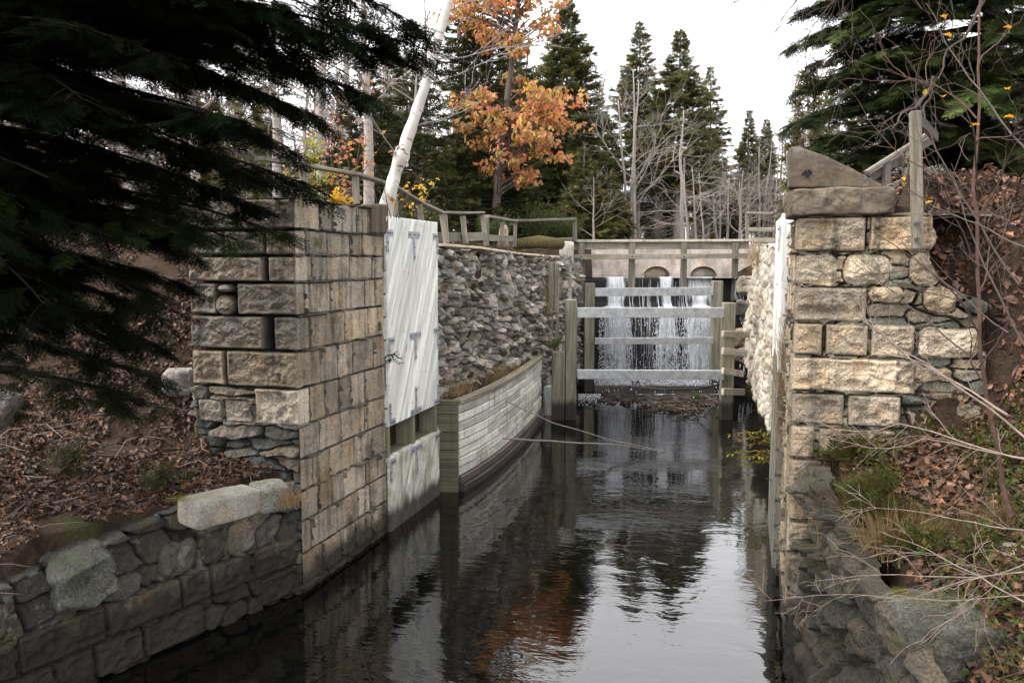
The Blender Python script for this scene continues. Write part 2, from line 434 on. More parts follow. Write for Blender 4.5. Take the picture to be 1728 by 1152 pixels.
# ================================================================== GROUND AND WATER
def lerp_path(y, ys, xs): return np.interp(y, ys, xs)
LY, LX = [-30, 4.2, 6.55, 9.1, 28], [-17, -6.75, -6.1, -5.3, -5.3]
RY, RX = [-30, 4.0, 6.2, 8.3, 9.1, 28], [9.0, 1.7, 1.02, 0.74, 0.6, 0.52]
def ground_z(x, y):
    x, y = np.asarray(x, float), np.asarray(y, float)
    xl, xr = lerp_path(y, LY, LX), lerp_path(y, RY, RX)
    nz = 0.10 * fbm(x * .55, y * .55, 0, 4, 31) + 0.035 * fbm(x * 2.6, y * 2.6, 0, 3, 32)
    # left bank
    t = np.maximum(xl - x, 0)
    zl = 1.42 + 0.13 * t + np.maximum(y - 8.9, 0) * np.where(x < -6.6, 0.95, 0.1) - np.maximum(6.4 - y, 0) * 0.28
    zl = np.minimum(zl, 4.85 + 0.02 * np.maximum(t - 3, 0))
    zl = np.where((x > -6.62) & (y > 9.3), 4.8, zl)
    zl = np.where((y > 13.7) & (y < 26.5), np.minimum(zl, 4.42 + 0.12 * np.maximum(t - 0.6, 0)), zl)
    # right bank
    q = np.maximum(x - xr, 0)
    zr = 2.08 + 0.30 * q + 1.0 * np.maximum(q - 1.6, 0) + np.where(y < 9.1, 0.15 * (y - 9.1), 0.9 * (y - 9.1)) + np.where(x > 1.6, 1.7 * np.clip(y - 9.1, 0, 1.1), 0)
    zr = np.minimum(zr, 4.85 + 0.03 * np.maximum(q - 4, 0) + np.where(y < 9.1, .12 * (y - 9.1), 0))
    zr = zr - 0.45 * np.maximum(6.2 - y, 0) + np.where((x > 1.7) & (y > 9.1), .42 * fbm(x * 1.7, y * 1.7, 3, 4, 36), 0)
    zr = np.where((x < 1.75) & (y > 9.3), 4.75, zr)
    z = np.where(x < (xl + xr) / 2, zl, zr)
    # upstream, behind the dam, the land closes round a pool
    far = 4.75 + 0.012 * np.maximum(y - 34, 0) + 0.0 * x
    z = np.where(y > 36.6, far, z)
    nz = nz * np.where(y > 36, 2.0, 1.0)
    z = z + nz
    sdep = -math.sin(YAW) * x + math.cos(YAW) * y
    wet = (x > xl - 0.28) & (x < xr + 0.28) & (sdep < 28.1)
    z = np.where(wet, -1.3, z)
    pool = (x > -6.2) & (x < 1.6) & (sdep >= 28.1) & (y < 36.4)
    z = np.where(pool, 3.0, z)
    return z
def axis_pts(segs):
    out = []
    for a, b, s in segs: out.append(np.arange(a, b, s))
    return np.concatenate(out + [[segs[-1][1]]])
gx = axis_pts([(-260, -60, 25), (-60, -24, 3), (-24, -13, .5), (-13, -5, .09), (-5, .2, .4), (.2, 5, .08), (5, 14, .4), (14, 60, 3), (60, 260, 25)])
gy = axis_pts([(-120, -20, 20), (-20, 2, 1.0), (2, 14, .09), (14, 30, .3), (30, 60, 1.0), (60, 120, 6), (120, 420, 30)])
XX, YY = np.meshgrid(gx, gy)
ZZ = ground_z(XX, YY)
nx, ny = len(gx), len(gy)
i = np.arange(ny - 1)[:, None] * nx; j = np.arange(nx - 1)[None, :]
GF = np.stack([i + j, i + j + 1, i + nx + j + 1, i + nx + j], -1).reshape(-1, 4)
mb = MB().add(np.stack([XX, YY, ZZ], -1).reshape(-1, 3), GF)
tag(mb.build("ground", M['soil'], None, True), "leaf strewn forest soil on both banks of the canal", "ground", kind="structure")

def flat(name, x0, x1, y0, y1, z, mat, label):
    mb = MB().add([(x0, y0, z), (x1, y0, z), (x1, y1, z), (x0, y1, z)], np.array([[0, 1, 2, 3]]))
    return tag(mb.build(name, mat), label, "water", kind="structure")
flat("canal_water", -20, 12, -25, 29.6, 0.0, M['water'], "dark rippled water lying in the old lock chamber")
flat("upstream_water", -6.6, 2.0, 28.35, 36.5, 3.63, M['pool'], "strip of still water held back above the dam")

def hit(px, py, d0=3.0, d1=40.0):
    """First point of the land on a sight line."""
    D = np.arange(d0, d1, .02); p = C0 + ray(px, py)[None] * D[:, None]
    b = np.nonzero(p[:, 2] < ground_z(p[:, 0], p[:, 1]))[0]
    return p[b[0]] if len(b) else p[-1]

# ================================================================== MASONRY
def vor(s, z, cs, cz, seed, jit=0.8, warp=0.0):
    """F1/F2 of a jittered brick-offset grid with cells cs wide and cz high, plus cell id noise."""
    if warp:
        s = s + warp * fbm(s * 3, z * 3, 1.7, 3, seed + 50); z = z + warp * .7 * fbm(s * 3, z * 3, 7.7, 3, seed + 60)
    row = np.floor(z / cz)
    f1 = np.full(s.shape, 9e9); f2 = np.full(s.shape, 9e9)
    idx = np.zeros(s.shape); idy = np.zeros(s.shape); c1 = np.zeros(s.shape); c2 = np.zeros(s.shape)
    for dr in (-1, 0, 1):
        r = row + dr
        off = _hash(r, r * 0, r * 0 + 3, seed) * 1.0
        q = s / cs + off
        cell = np.floor(q)
        for dc in (-1, 0, 1):
            k = cell + dc
            jx = _hash(k, r, r * 0 + 1, seed); jz = _hash(k, r, r * 0 + 2, seed)
            ps = (k + .5 + jit * (jx - .5) - off) * cs; pz = (r + .5 + jit * (jz - .5)) * cz
            ds, dz = (s - ps) / cs, (z - pz) / cz
            d = np.maximum(np.abs(ds), np.abs(dz)) * .55 + np.hypot(ds, dz) * .45
            m = d < f1
            f2 = np.where(m, f1, np.minimum(f2, d))
            idx = np.where(m, k, idx); idy = np.where(m, r, idy); c1 = np.where(m, ds, c1); c2 = np.where(m, dz, c2)
            f1 = np.where(m, d, f1)
    h = lambda n: _hash(idx, idy, idx * 0 + n, seed)
    return f2 - f1, c1, c2, h

STONE_TINTS = np.array([(0.40, 0.335, 0.26), (0.34, 0.295, 0.235), (0.44, 0.38, 0.305), (0.31, 0.275, 0.23), (0.40, 0.33, 0.24)])
SLATE_TINTS = np.array([(0.13, 0.14, 0.125), (0.17, 0.165, 0.14), (0.11, 0.12, 0.11), (0.20, 0.18, 0.15), (0.22, 0.19, 0.145)])
FIELD_TINTS = np.array([(0.27, 0.25, 0.225), (0.22, 0.205, 0.185), (0.33, 0.31, 0.28), (0.19, 0.18, 0.165), (0.29, 0.25, 0.21), (0.36, 0.34, 0.31)])
def tint(h, table):
    k = np.minimum((h * len(table)).astype(int), len(table) - 1)
    return table[k]

def rubble_layer(S, Z, cs, cz, seed, depth=0.07, tilt=0.06, table=SLATE_TINTS, warp=0.05, gap=0.16, rough=0.02):
    e, c1, c2, h = vor(S, Z, cs, cz, seed, 0.85, warp)
    body = sstep(0.0, gap, e)
    H = -depth + body * (depth + (h(5) - .35) * depth * .9)
    H = H + body * (c1 * (h(6) - .5) + c2 * (h(7) - .6)) * tilt * 2
    nf = fbm(S * 9, Z * 9, h(9) * 40, 4, seed + 3)
    H = H + body * rough * (nf + .7 * np.abs(fbm(S * 4 + h(8) * 30, Z * 4, 0, 3, seed + 4)))
    C = tint(h(11), table) * (0.65 + .75 * h(12))[..., None]
    C = C * (0.14 + 0.86 * sstep(0.0, gap * .7, e))[..., None]
    return H, C

def block_layer(S, Z, blocks, seed, H, C, arris=None, front=1.0):
    """blocks: (s0, s1, z0, z1, style). Each is a dressed or rock-faced stone laid into the height field."""
    for n, (s0, s1, z0, z1, st) in enumerate(blocks):
        m = (S > s0) & (S < s1) & (Z > z0) & (Z < z1)
        if not m.any(): continue
        s, z = S[m], Z[m]
        rr = random.Random(seed * 1000 + n)
        wob = (0.004 if st == 'dress' else .010) * fbm(s * 5, z * 5, n * 3.3, 3, seed) + (0.035 * fbm(s * 2.2, z * 2.2, n * 1.3, 2, seed + 2) if st == 'rough' else 0)
        dx, dz = np.minimum(s - s0, s1 - s), np.minimum(z - z0, z1 - z)
        r = {'face': .025, 'dress': .02, 'rough': .11}.get(st, .03)
        d = np.where((dx < r) & (dz < r), r - np.hypot(np.maximum(r - dx, 0), np.maximum(r - dz, 0)), np.minimum(dx, dz)) + wob * (1 if st == 'rough' else .7) - .003
        off = rr.uniform(-.012, .014)
        body = sstep(0.0, .014, d)
        n1 = fbm(s * 7, z * 9, n * 7.7, 5, seed + 5, .6)
        n2 = np.abs(fbm(s * 2.6, z * 3.2, n * 2.7, 3, seed + 6))
        if st == 'dress':
            rel = off * .7 + sstep(0, .05, d) * .004 + .0055 * n1 + .004 * fbm(s * 22, z * 22, n, 3, seed + 9)
        elif st == 'face':
            rel = off + sstep(0, .04, d) * .022 + sstep(.01, .08, d) * (.026 * n1 - .036 * n2 + .006 * fbm(s * 26, z * 26, n, 3, seed + 9))
        else:
            rel = off * 2 + sstep(0, .07, d) * .045 + sstep(.0, .06, d) * (.022 * n1 - .045 * n2 + .008 * fbm(s * 24, z * 24, n, 3, seed + 9))
        shade_k = np.ones(len(s))
        if arris:                                        # the stone turns the corner: tooled on the chamber side, drafted along the arris
            a_ = (s - arris[0]) * arris[1]
            tool = off * .3 + .0055 * n1 + .004 * fbm(s * 22, z * 22, n, 3, seed + 9)
            rel = np.where(a_ > 0, tool, off * .3 + (rel - off * .3) * sstep(.0, .06, -a_)); shade_k = np.where(a_ > 0, 1.0, front)  # front factor darkens the colour where that face is shaded
        jd = .03 if st == 'dress' else .07
        H[m] = np.where(d > 0, -jd + body * (jd + rel), H[m])
        base = STONE_TINTS[rr.randrange(len(STONE_TINTS))] * rr.uniform(.68, 1.18)
        if st == 'rough': base = base * np.array([.92, .95, .98])
        cc = np.broadcast_to(base, (len(s), 3)) * shade_k[:, None] * (0.35 + .65 * sstep(-.002, .02, d))[:, None]
        C[m] = np.where((d > 0)[:, None], cc, C[m])
    return H, C

def wall_sheet(mb, path, zb, zt, res, fn, batter=0.0, back=0.12, ragged=0.0):
    path = np.asarray(path, float)
    seg = np.linalg.norm(np.diff(path, axis=0), axis=1); cum = np.concatenate([[0], np.cumsum(seg)])
    L = cum[-1]; ns = int(L / res) + 1
    s = np.linspace(0, L, ns)
    xy = np.stack([np.interp(s, cum, path[:, 0]), np.interp(s, cum, path[:, 1])], 1)
    e = 0.02
    def at(q): q = np.clip(q, 0, L); return np.stack([np.interp(q, cum, path[:, 0]), np.interp(q, cum, path[:, 1])], 1)
    tg = at(s + e) - at(s - e); tg /= np.linalg.norm(tg, axis=1)[:, None]
    nrm = np.stack([tg[:, 1], -tg[:, 0]], 1)            # right-hand side of the path
    ztop = zt(s) if callable(zt) else np.full(ns, zt)
    if ragged: ztop = ztop + ragged * fbm(s * 1.5, 0 * s, 3.3, 3, 77)
    nz_ = int((ztop.max() - zb) / res) + 1
    v = np.linspace(0, 1, nz_)
    Z = zb + v[:, None] * (ztop[None] - zb); S = np.broadcast_to(s[None], Z.shape)
    H, Cc = fn(S, Z)
    bt = -batter * (Z - zb)
    X = xy[None, :, 0] + nrm[None, :, 0] * (H + bt); Y = xy[None, :, 1] + nrm[None, :, 1] * (H + bt)
    rowsX, rowsY, rowsZ, rowsC = [X], [Y], [Z], [Cc]
    for k, o in enumerate((.02, .06, back)):             # roll the sheet back over the top
        hh = H[-1] * 0.3 - o + bt[-1]
        rowsX.append((xy[:, 0] + nrm[:, 0] * hh)[None]); rowsY.append((xy[:, 1] + nrm[:, 1] * hh)[None])
        rowsZ.append((ztop + .012 * k + .01 * fbm(s * 8, s * 0 + k, 1, 2, 5))[None]); rowsC.append(Cc[-1:])
    X, Y, Z, Cc = (np.concatenate(r, 0) for r in (rowsX, rowsY, rowsZ, rowsC))
    n0, n1 = X.shape
    i = np.arange(n0 - 1)[:, None] * n1; j = np.arange(n1 - 1)[None, :]
    f = np.stack([i + j, i + j + 1, i + n1 + j + 1, i + n1 + j], -1).reshape(-1, 4)
    mb.add(np.stack([X, Y, Z], -1).reshape(-1, 3), f, Cc.reshape(-1, 3))
    return mb
def poly_cap(mb, pts, z, col):
    pts = [(p[0], p[1], z) for p in pts]
    mb.add(pts, np.array([list(range(len(pts)))]), col)

def fill_course(blocks, s0, s1, z0, z1, lo, hi, st, rr, gap=.012):
    s = s0
    while s < s1 - .05:
        wd = rr.uniform(lo, hi)
        if s1 - s - wd < lo * .7: wd = s1 - s
        gv = .002 if st == 'dress' else gap * .5
        blocks.append((s + gv, min(s + wd, s1) - gv, z0 + gap * .5, z1 - gap * .5, st)); s += wd

# ---- left granite pier (front with rock-faced quoins, chamber side dressed)
rr = random.Random(5)
def fx(x): return 1.5 + (x + 6.82)
corner = fx(-5.29)
Zc = [-1.0, -.35, .08, .5, .92, 1.31, 1.72, 2.14, 2.61, 3.08, 3.52, 3.93, 4.265, 4.58, 4.96]
lb = []
front = {  # course index -> stones on the front face: (x0, x1) in metres
    12: [(-6.82, -6.3), (-6.28, -5.72)], 11: [(-6.82, -5.74), (-5.68, None)], 10: [(-6.82, -6.42), (-6.13, None)],
    9: [(-6.82, -5.76), (-5.62, None)], 8: [(-6.82, -6.34), (-6.31, None)], 7: [(-5.92, None)], 13: [(-6.82, -6.1), (-6.08, None)]}
for k in range(len(Zc) - 1):
    z0, z1 = Zc[k], Zc[k + 1]
    q = corner + [.14, .34, .5, .22, .42, .3, .48, .26, .55, .3, .2, .38, .26, .6][k]     # where the quoin ends on the chamber side
    st0 = 1.5
    if k in front:
        for a, b in front[k]:
            if b is None: lb.append((fx(a), q - .006, z0 + .006, z1 - .006, 'face'))
            else: lb.append((fx(a) + .0, fx(b), z0 + .008, z1 - .008, 'face' if k > 7 else 'rough'))
        if not any(b is None for a, b in front[k]): lb.append((fx(-5.70), q - .006, z0 + .006, z1 - .006, 'face'))
    else:
        lb.append((corner - .02, q - .006, z0 + .006, z1 - .006, 'face'))
    fill_course(lb, q, 5.62, z0, z1, .32, .72, 'dress' if k > 3 else 'face', rr, .009)
    fill_course(lb, 0.0, 1.5, z0, z1, .5, .9, 'rough', rr)
    if k == 10: lb += [(fx(-6.41), fx(-6.15), z0 + .26, z1 - .01, 'rough'), (fx(-6.41), fx(-6.15), z0, z0 + .25, 'rough')]
    if k == 7: lb += [(fx(-6.75), fx(-6.38), z0, z0 + .3, 'face'), (fx(-6.36), fx(-5.95), z0, z0 + .31, 'face')]
LPATH = [(-6.82, 10.6), (-6.82, 9.1), (-5.29, 9.1), (-5.25, 11.56), (-5.75, 11.58)]
def fn_lpier(S, Z):
    H, C = rubble_layer(S, Z, .6, .13, 21, .11, .05, SLATE_TINTS, .04)
    H = H - .01
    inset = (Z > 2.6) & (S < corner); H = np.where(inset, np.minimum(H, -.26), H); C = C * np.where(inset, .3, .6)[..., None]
    H, C = block_layer(S, Z, lb, 3, H, C, (corner, 1), .74)  # front stones tinted darker to stand in for the hemlock's shade
    # dressed side carries vertical drill marks
    side = S > corner + .02
    H = H + np.where(side, .004 * np.sign(np.sin(S * 21 + 3 * vnoise(S * 2, Z * 1.3, 0, 8))) * sstep(.35, .5, vnoise(S * 1.7, Z * 2.1, 4, 9)), 0)
    return H, C
mb = MB(); wall_sheet(mb, LPATH, -1.0, 4.96, .0125, fn_lpier)
poly_cap(mb, [(-6.75, 10.6), (-6.75, 9.17), (-5.36, 9.17), (-5.33, 11.56), (-5.75, 11.6)], 4.965, (.2, .19, .16))
tag(mb.build("granite_pier", M['granite'], None, False), "tall squared granite pier left of the white gate, with gaps between its front stones", "stone wall")

# ---- left wing wall in front of the pier
WPATH = [(-7.6, 2.2), (-6.75, 4.2), (-6.1, 6.55), (-5.31, 9.08), (-5.28, 9.2)]
wl = sum(math.dist(WPATH[i], WPATH[i + 1]) for i in range(4))
wb = []; rr = random.Random(9)
for k, (z0, z1) in enumerate([(-1, -.4), (-.4, .0), (.0, .36), (.36, .74), (.74, 1.14), (1.14, 1.5)]):
    fill_course(wb, 3.4, wl, z0, z1, .35, .95, 'face' if k < 4 else 'rough', rr, .02)
    fill_course(wb, 0.0, 3.4, z0, z1, .5, 1.1, 'rough', rr, .03)
wb = [b for n, b in enumerate(wb) if not (b[2] > .7 and 4.0 < (b[0] + b[1]) / 2 < 5.3) and rr.random() > .13]
def fn_wing(S, Z):
    H, C = rubble_layer(S, Z, .42, .26, 41, .11, .07, FIELD_TINTS * .75, .06)
    H, C = block_layer(S, Z, wb, 7, H - .02, C)
    return H, C * (.13 + .25 * sstep(2.5, 7.0, S))[..., None]  # shade painted into the stone colour, deepest at the near end
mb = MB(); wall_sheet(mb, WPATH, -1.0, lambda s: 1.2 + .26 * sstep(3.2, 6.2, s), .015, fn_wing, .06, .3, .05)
tag(mb.build("retaining_wall", M['granite_dim'], None, True), "low stone retaining wall with shade painted in, below the leafy left bank", "stone wall")

# ---- left dry-stone chamber wall
RPATH = [(-5.38, 13.7), (-5.40, 18.0), (-5.36, 21), (-5.2, 24.3), (-5.0, 26.6)]
def fn_rub(S, Z):
    H, C = rubble_layer(S, Z, .29, .14, 61, .2, .17, FIELD_TINTS, .03, .14, .035)
    H2, C2 = rubble_layer(S, Z, .55, .34, 65, .17, .14, FIELD_TINTS, .04, .1, .04)
    m = vnoise(S * .9, Z * 1.2, 3, 66) > .22
    H = np.where(m, H2, H); C = np.where(m[..., None], C2, C)
    return H + .08 * fbm(S * .8, Z * .8, 2, 2, 68), C
mb = MB(); wall_sheet(mb, RPATH, 0.6, lambda s: 4.46 - .012 * s, .02, fn_rub, .05, .35, .03)
tag(mb.build("dry_stone_wall", M['rubble'], None, True), "rough dry stone wall of jumbled grey fieldstones behind the curved timber breast wall", "stone wall")

# ---- right granite pier
Zr = [-1.0, -.3, .3, .7, 1.1, 1.45, 1.79, 2.13, 2.485, 2.84, 3.21, 3.565, 3.94, 4.285, 4.655]
def rx(x): return 2.5 + (x - .52)
rb = []
front = {13: [(None, 1.18), (1.2, 1.92)], 12: [(None, .92, 'rough'), (.96, 1.42, 'rough'), (1.58, 1.88, 'rough')], 11: [(None, 1.22)],
         10: [(None, .8), (.815, 1.245), (1.25, 1.68), (1.7, 2.28, 'rough')], 9: [(None, 1.7)], 8: [(None, 1.04), (1.06, 1.58)], 7: [(None, .76), (.78, 1.7)]}
rr = random.Random(15)
for k in range(len(Zr) - 1):
    z0, z1 = Zr[k], Zr[k + 1]
    q = 2.5 - [.3, .5, .2, .4, .3, .5, .3, .45, .3, .52, .3, .44, .3, .5][k]
    lst = front.get(k, [(None, .95), (.97, 1.5)])
    for b in lst:
        st = b[2] if len(b) > 2 else 'face'
        if b[0] is None: rb.append((q + .006, rx(b[1]), z0 + .006, z1 - .006, st))
        else: rb.append((rx(b[0]), rx(b[1]), z0 + .008, z1 - .008, st))
    fill_course(rb, 0.3, q, z0, z1, .4, .75, 'dress', rr, .014)
rb += [(rx(1.72), rx(2.02), 3.68, 3.95, 'rough'), (rx(1.22), rx(1.56), 3.79, 3.93, 'rough')]
RPP = [(.95, 11.58), (.55, 11.56), (.52, 9.1), (2.42, 9.1), (2.5, 9.9)]
_o = math.dist(RPP[0], RPP[1]) + math.dist(RPP[1], RPP[2]) - 2.5
def fn_rpier(S, Z):
    s = S - _o
    H, C = rubble_layer(s, Z, .4, .125, 81, .09, .05, SLATE_TINTS, .035, .14, .022)
    H, C = block_layer(s, Z, rb, 13, H - .015, C, (2.5, -1))
    C = C * np.array([1.06, 1.0, .9])
    cut = 2.3 - .48 * sstep(3.75, 4.0, Z) - .12 * sstep(4.3, 4.6, Z) + .09 * vnoise(Z * 4, 0, 3, 5)    # ragged inland end of the masonry
    H = np.where(s - 2.5 + .52 > cut, np.minimum(H, -1.1), H)
    return H, C
mb = MB(); wall_sheet(mb, RPP, -1.0, 4.655, .0125, fn_rpier)
poly_cap(mb, [(.95, 11.6), (.62, 11.56), (.6, 9.17), (1.85, 9.17), (1.85, 11.6)], 4.66, (.2, .18, .15))
tag(mb.build("granite_pier", M['granite'], None, False), "pale granite pier right of the water, patched with dark slate on its inland side", "stone wall")

# ---- coping course and the sloping block on the right pier
def rock(mb, c, dims, seed, rough=.05, n=26, col=(.3, .28, .25), rz=0.0, sq=4.0, tilt=(0, 0), facet=.0):
    """Angular stone: a rounded box pushed about by noise."""
    u = np.linspace(-1, 1, n); A, B = np.meshgrid(u, u)
    fs, vs, o = [], [], 0
    for ax in range(3):
        for sg in (-1, 1):
            p = np.zeros((n * n, 3)); p[:, ax] = sg; p[:, (ax + 1) % 3] = A.ravel() * sg; p[:, (ax + 2) % 3] = B.ravel()
            i = np.arange(n - 1)[:, None] * n; j = np.arange(n - 1)[None, :]
            fs.append(np.stack([i + j, i + j + 1, i + n + j + 1, i + n + j], -1).reshape(-1, 4) + o); vs.append(p); o += n * n
    p = np.concatenate(vs)
    p = p / (np.sum(np.abs(p) ** sq, 1) ** (1 / sq))[:, None]
    d = np.asarray(dims) / 2
    q = p * d
    if facet:
        for k in range(7):
            nv = rnd_dirs(1)[0]; lim = np.max(q @ nv) * (1 - facet * random.uniform(.2, 1))
            ex = np.maximum(q @ nv - lim, 0); q = q - ex[:, None] * nv
    nn = fbm(q[:, 0] * 3 + seed, q[:, 1] * 3, q[:, 2] * 3, 5, seed, .55) + .5 * np.abs(fbm(q[:, 0] * 1.5, q[:, 1] * 1.5 + seed, q[:, 2] * 1.5, 2, seed + 3))
    q = q + (q / (np.linalg.norm(q, axis=1)[:, None] + 1e-6)) * (nn * rough)[:, None]
    R = np.array(Matrix.Rotation(rz, 3, 'Z') @ Matrix.Rotation(tilt[0], 3, 'X') @ Matrix.Rotation(tilt[1], 3, 'Y'))
    q = q @ R.T + np.asarray(c)
    mb.add(q, fs, np.asarray(col) * (1 + .25 * fbm(q[:, 0] * 2, q[:, 1] * 2, q[:, 2] * 2, 3, seed + 9))[:, None])
    return mb
mb = MB(); rock(mb, (.94, 9.6, 4.80), (.96, 1.15, .28), 4, .05, 70, (.15, .12, .09), sq=14)
tag(mb.build("coping_slab", M['cap'], None, True), "dark weathered slab capping the right granite pier", "stone slab")
# wedge block: a thick sloping slab its hole only a dark patch painted as shade
def wedge():
    me = MB(); y0, y1 = 9.28, 9.62
    A = [ony(*p, y0) for p in [(1331, 316), (1329, 258), (1334, 247), (1346, 247), (1372, 255), (1400, 266), (1432, 281), (1462, 297), (1488, 311), (1489, 317)]]
    pr = np.array([(a[0], a[2]) for a in A]); hole = np.array([(.62, 5.005), (.66, 5.03), (.69, 5.075), (.71, 5.02), (.76, 5.03), (.745, 4.99), (.68, 4.985)])
    bmesh_v = []
    n = len(pr)
    v = np.concatenate([np.c_[pr[:, 0], np.full(n, y0), pr[:, 1]], np.c_[pr[:, 0], np.full(n, y1), pr[:, 1]]])
    f = [np.array([[i, (i + 1) % n, n + (i + 1) % n, n + i] for i in range(n)]), np.array([list(range(n))[::-1]]), np.array([list(range(n, 2 * n))])]
    me.add(v, f, (.155, .13, .105))
    return me
mbw = wedge()
wd = mbw.build("sloping_block", M['cap'])
bv = wd.modifiers.new("bevel", 'BEVEL'); bv.width = .03; bv.segments = 2
sb = wd.modifiers.new("grain", 'SUBSURF'); sb.subdivision_type = 'SIMPLE'; sb.levels = sb.render_levels = 5
tx = bpy.data.textures.new("weathering", 'CLOUDS'); tx.noise_scale = .11; tx.noise_depth = 4
dm_ = wd.modifiers.new("weathering", 'DISPLACE'); dm_.texture = tx; dm_.texture_coords = 'LOCAL'; dm_.strength = .018
tag(wd, "brown wedge shaped block sloping down on top of the right pier", "stone block")
hb = MB(); hc = ony(1362, 293, 9.262)
ang = np.linspace(0, 2 * math.pi, 13)[:-1]
pts = [(hc[0] + math.cos(a) * .055 * (1 + .7 * vnoise(a * 2, 0, 0, 3)), 9.258, hc[2] + math.sin(a) * .035 * (1 + .8 * vnoise(a * 2, 3, 0, 4))) for a in ang]
hb.add(pts, np.array([list(range(12))]), (.1, .1, .1))
hb.build("hole_shade", M['dark_wood'], wd)  # flat dark patch standing for the shade inside the hole

# ---- right chamber wall: mortared pale rock bulging into the lock
KPATH = [(.1, 27.6), (.12, 24.3), (.2, 21), (.34, 18.8), (.5, 17.2), (.6, 16.2), (.63, 15.4), (.62, 14.2), (.75, 13.85)]
def fn_pale(S, Z):
    e, c1, c2, h = vor(S, Z, .6, .45, 91, .8, .1)
    H = .05 * sstep(0, .2, e) + .06 * fbm(S * 2, Z * 2, 1, 4, 92) + .03 * fbm(S * 8, Z * 8, 1, 4, 93) + .16 * fbm(S * .5, Z * .6, 4, 2, 95)
    H = H - .55 * (1 - sstep(.55, 1.0, Z + .15 * vnoise(S * 2, 0, 0, 9)))            # undercut at the foot
    C = np.array([.42, .385, .33]) * (.75 + .4 * h(4))[..., None] * (.7 + .3 * sstep(0, .12, e))[..., None]
    return H, C
mb = MB(); wall_sheet(mb, KPATH, -.8, lambda s: 4.55 + 0 * s, .03, fn_pale, .055, .5, .08)
tag(mb.build("chamber_wall", M['pale_rock'], None, True), "pale mortared rock wall bulging along the right side of the lock", "stone wall")

# ---- right wing wall
GPATH = [(.47, 9.4), (.45, 9.08), (.44, 8.3), (.72, 6.2), (1.35, 4.0), (2.4, 2.4)]
gb = []; rr = random.Random(31)
for z0, z1 in [(-1, -.45), (-.45, .0), (.0, .3), (.3, .62), (.62, .9), (.9, 1.22), (1.22, 1.5), (1.5, 1.85)]:
    fill_course(gb, .5, 8.5, z0, z1, .25, .75, 'rough', rr, .02)
gb = [b for b in gb if rr.random() > .42]
def fn_rwing(S, Z):
    H, C = rubble_layer(S, Z, .5, .3, 101, .14, .16, SLATE_TINTS * .75, .04, .07, .045)
    H2, C2 = rubble_layer(S, Z, .3, .14, 104, .12, .14, SLATE_TINTS * .75, .03, .08, .035)
    m = vnoise(S * 1.1, Z * 1.3, 3, 103) > .2
    H = np.where(m, H2, H); C = np.where(m[..., None], C2, C); H, C = block_layer(S, Z, gb, 17, H - .03, C); C = np.minimum(C, C * .3 + .07); m = m & False
    H = np.where(m, H2, H); C = np.where(m[..., None], C2, C)
    pale = np.exp(-((S - .35) / .35) ** 2)[..., None]
    return H + .05 * fbm(S, Z, 0, 2, 107) , C * .36 * np.array([1.08, 1, .86]) * (1 - pale * .4) + np.array([.27, .24, .18]) * pale * .4
mb = MB(); wall_sheet(mb, GPATH, -1.0, lambda s: 2.12 - .1 * s - .3 * np.maximum(s - 3.4, 0), .015, fn_rwing, .1, .14, .06)
tag(mb.build("retaining_wall", M['slate'], None, True), "mossy slate retaining wall under the overgrown right bank", "stone wall")

# ---- loose stones
def boulder(px, py, D, dims, seed, label, rz=0, tilt=(0, 0), col=(.2, .19, .17), mat='boulder', rough=.05, sq=5, facet=.25, name="boulder", n=34, cat="boulder"):
    mb = MB(); c = P(px, py, D) if D else hit(px, py) + (0, 0, dims[2] * .12)
    random.seed(seed)
    rock(mb, c, dims, seed, rough, n, col, rz, sq, tilt, facet)
    return tag(mb.build(name, M[mat], None, True), label, cat)
boulder(125, 965, 8.3, (.95, .6, .52), 3, "big lichen spotted boulder on the left retaining wall", -.5, (.1, .18), (.075, .075, .065))
boulder(372, 853, 8.95, (.78, .42, .28), 5, "flat topped pale granite slab edging the leafy bank", 1.18, (0, 0), (.26, .24, .205), 'slab', .012, 12, .05, "granite_slab", 44, "stone slab")
boulder(455, 836, 9.35, (.36, .34, .28), 7, "dark blotched stone wedged between the pale slab and the pier", .95, (.1, 0), (.15, .15, .13), 'boulder', .02, 8, .15, "squared_stone", 30, "stone")
boulder(-8, 715, None, (.5, .5, .7), 11, "grey rock rising from the leaves at the far left edge", .3, (0, .2), (.12, .11, .1))
boulder(1600, 1078, 5.75, (.72, .55, .48), 17, "massive mossy boulder at the lower right corner of the bank", .2, (.1, -.05), (.075, .072, .06), 'boulder', .035, 9, .4, "boulder", 44)
boulder(1722, 965, 6.2, (.3, .3, .36), 19, "pale grained stone half buried at the right edge of the bank", .2, (0, .3), (.25, .22, .19), 'slab', .03, 5, .2)
boulder(306, 650, None, (.45, .4, .38), 23, "pale stone tucked beside the left pier", .5, (0, 0), (.2, .19, .17), 'boulder', .03, 5, .2, "stone", 24, "stone")
boulder(956, 428, 26.2, (.42, .4, .75), 27, "upright pale block at the end of the dry stone wall", .3, (0, 0), (.45, .42, .37), 'slab', .03, 9, .1, "stone_block", 20, "stone block")

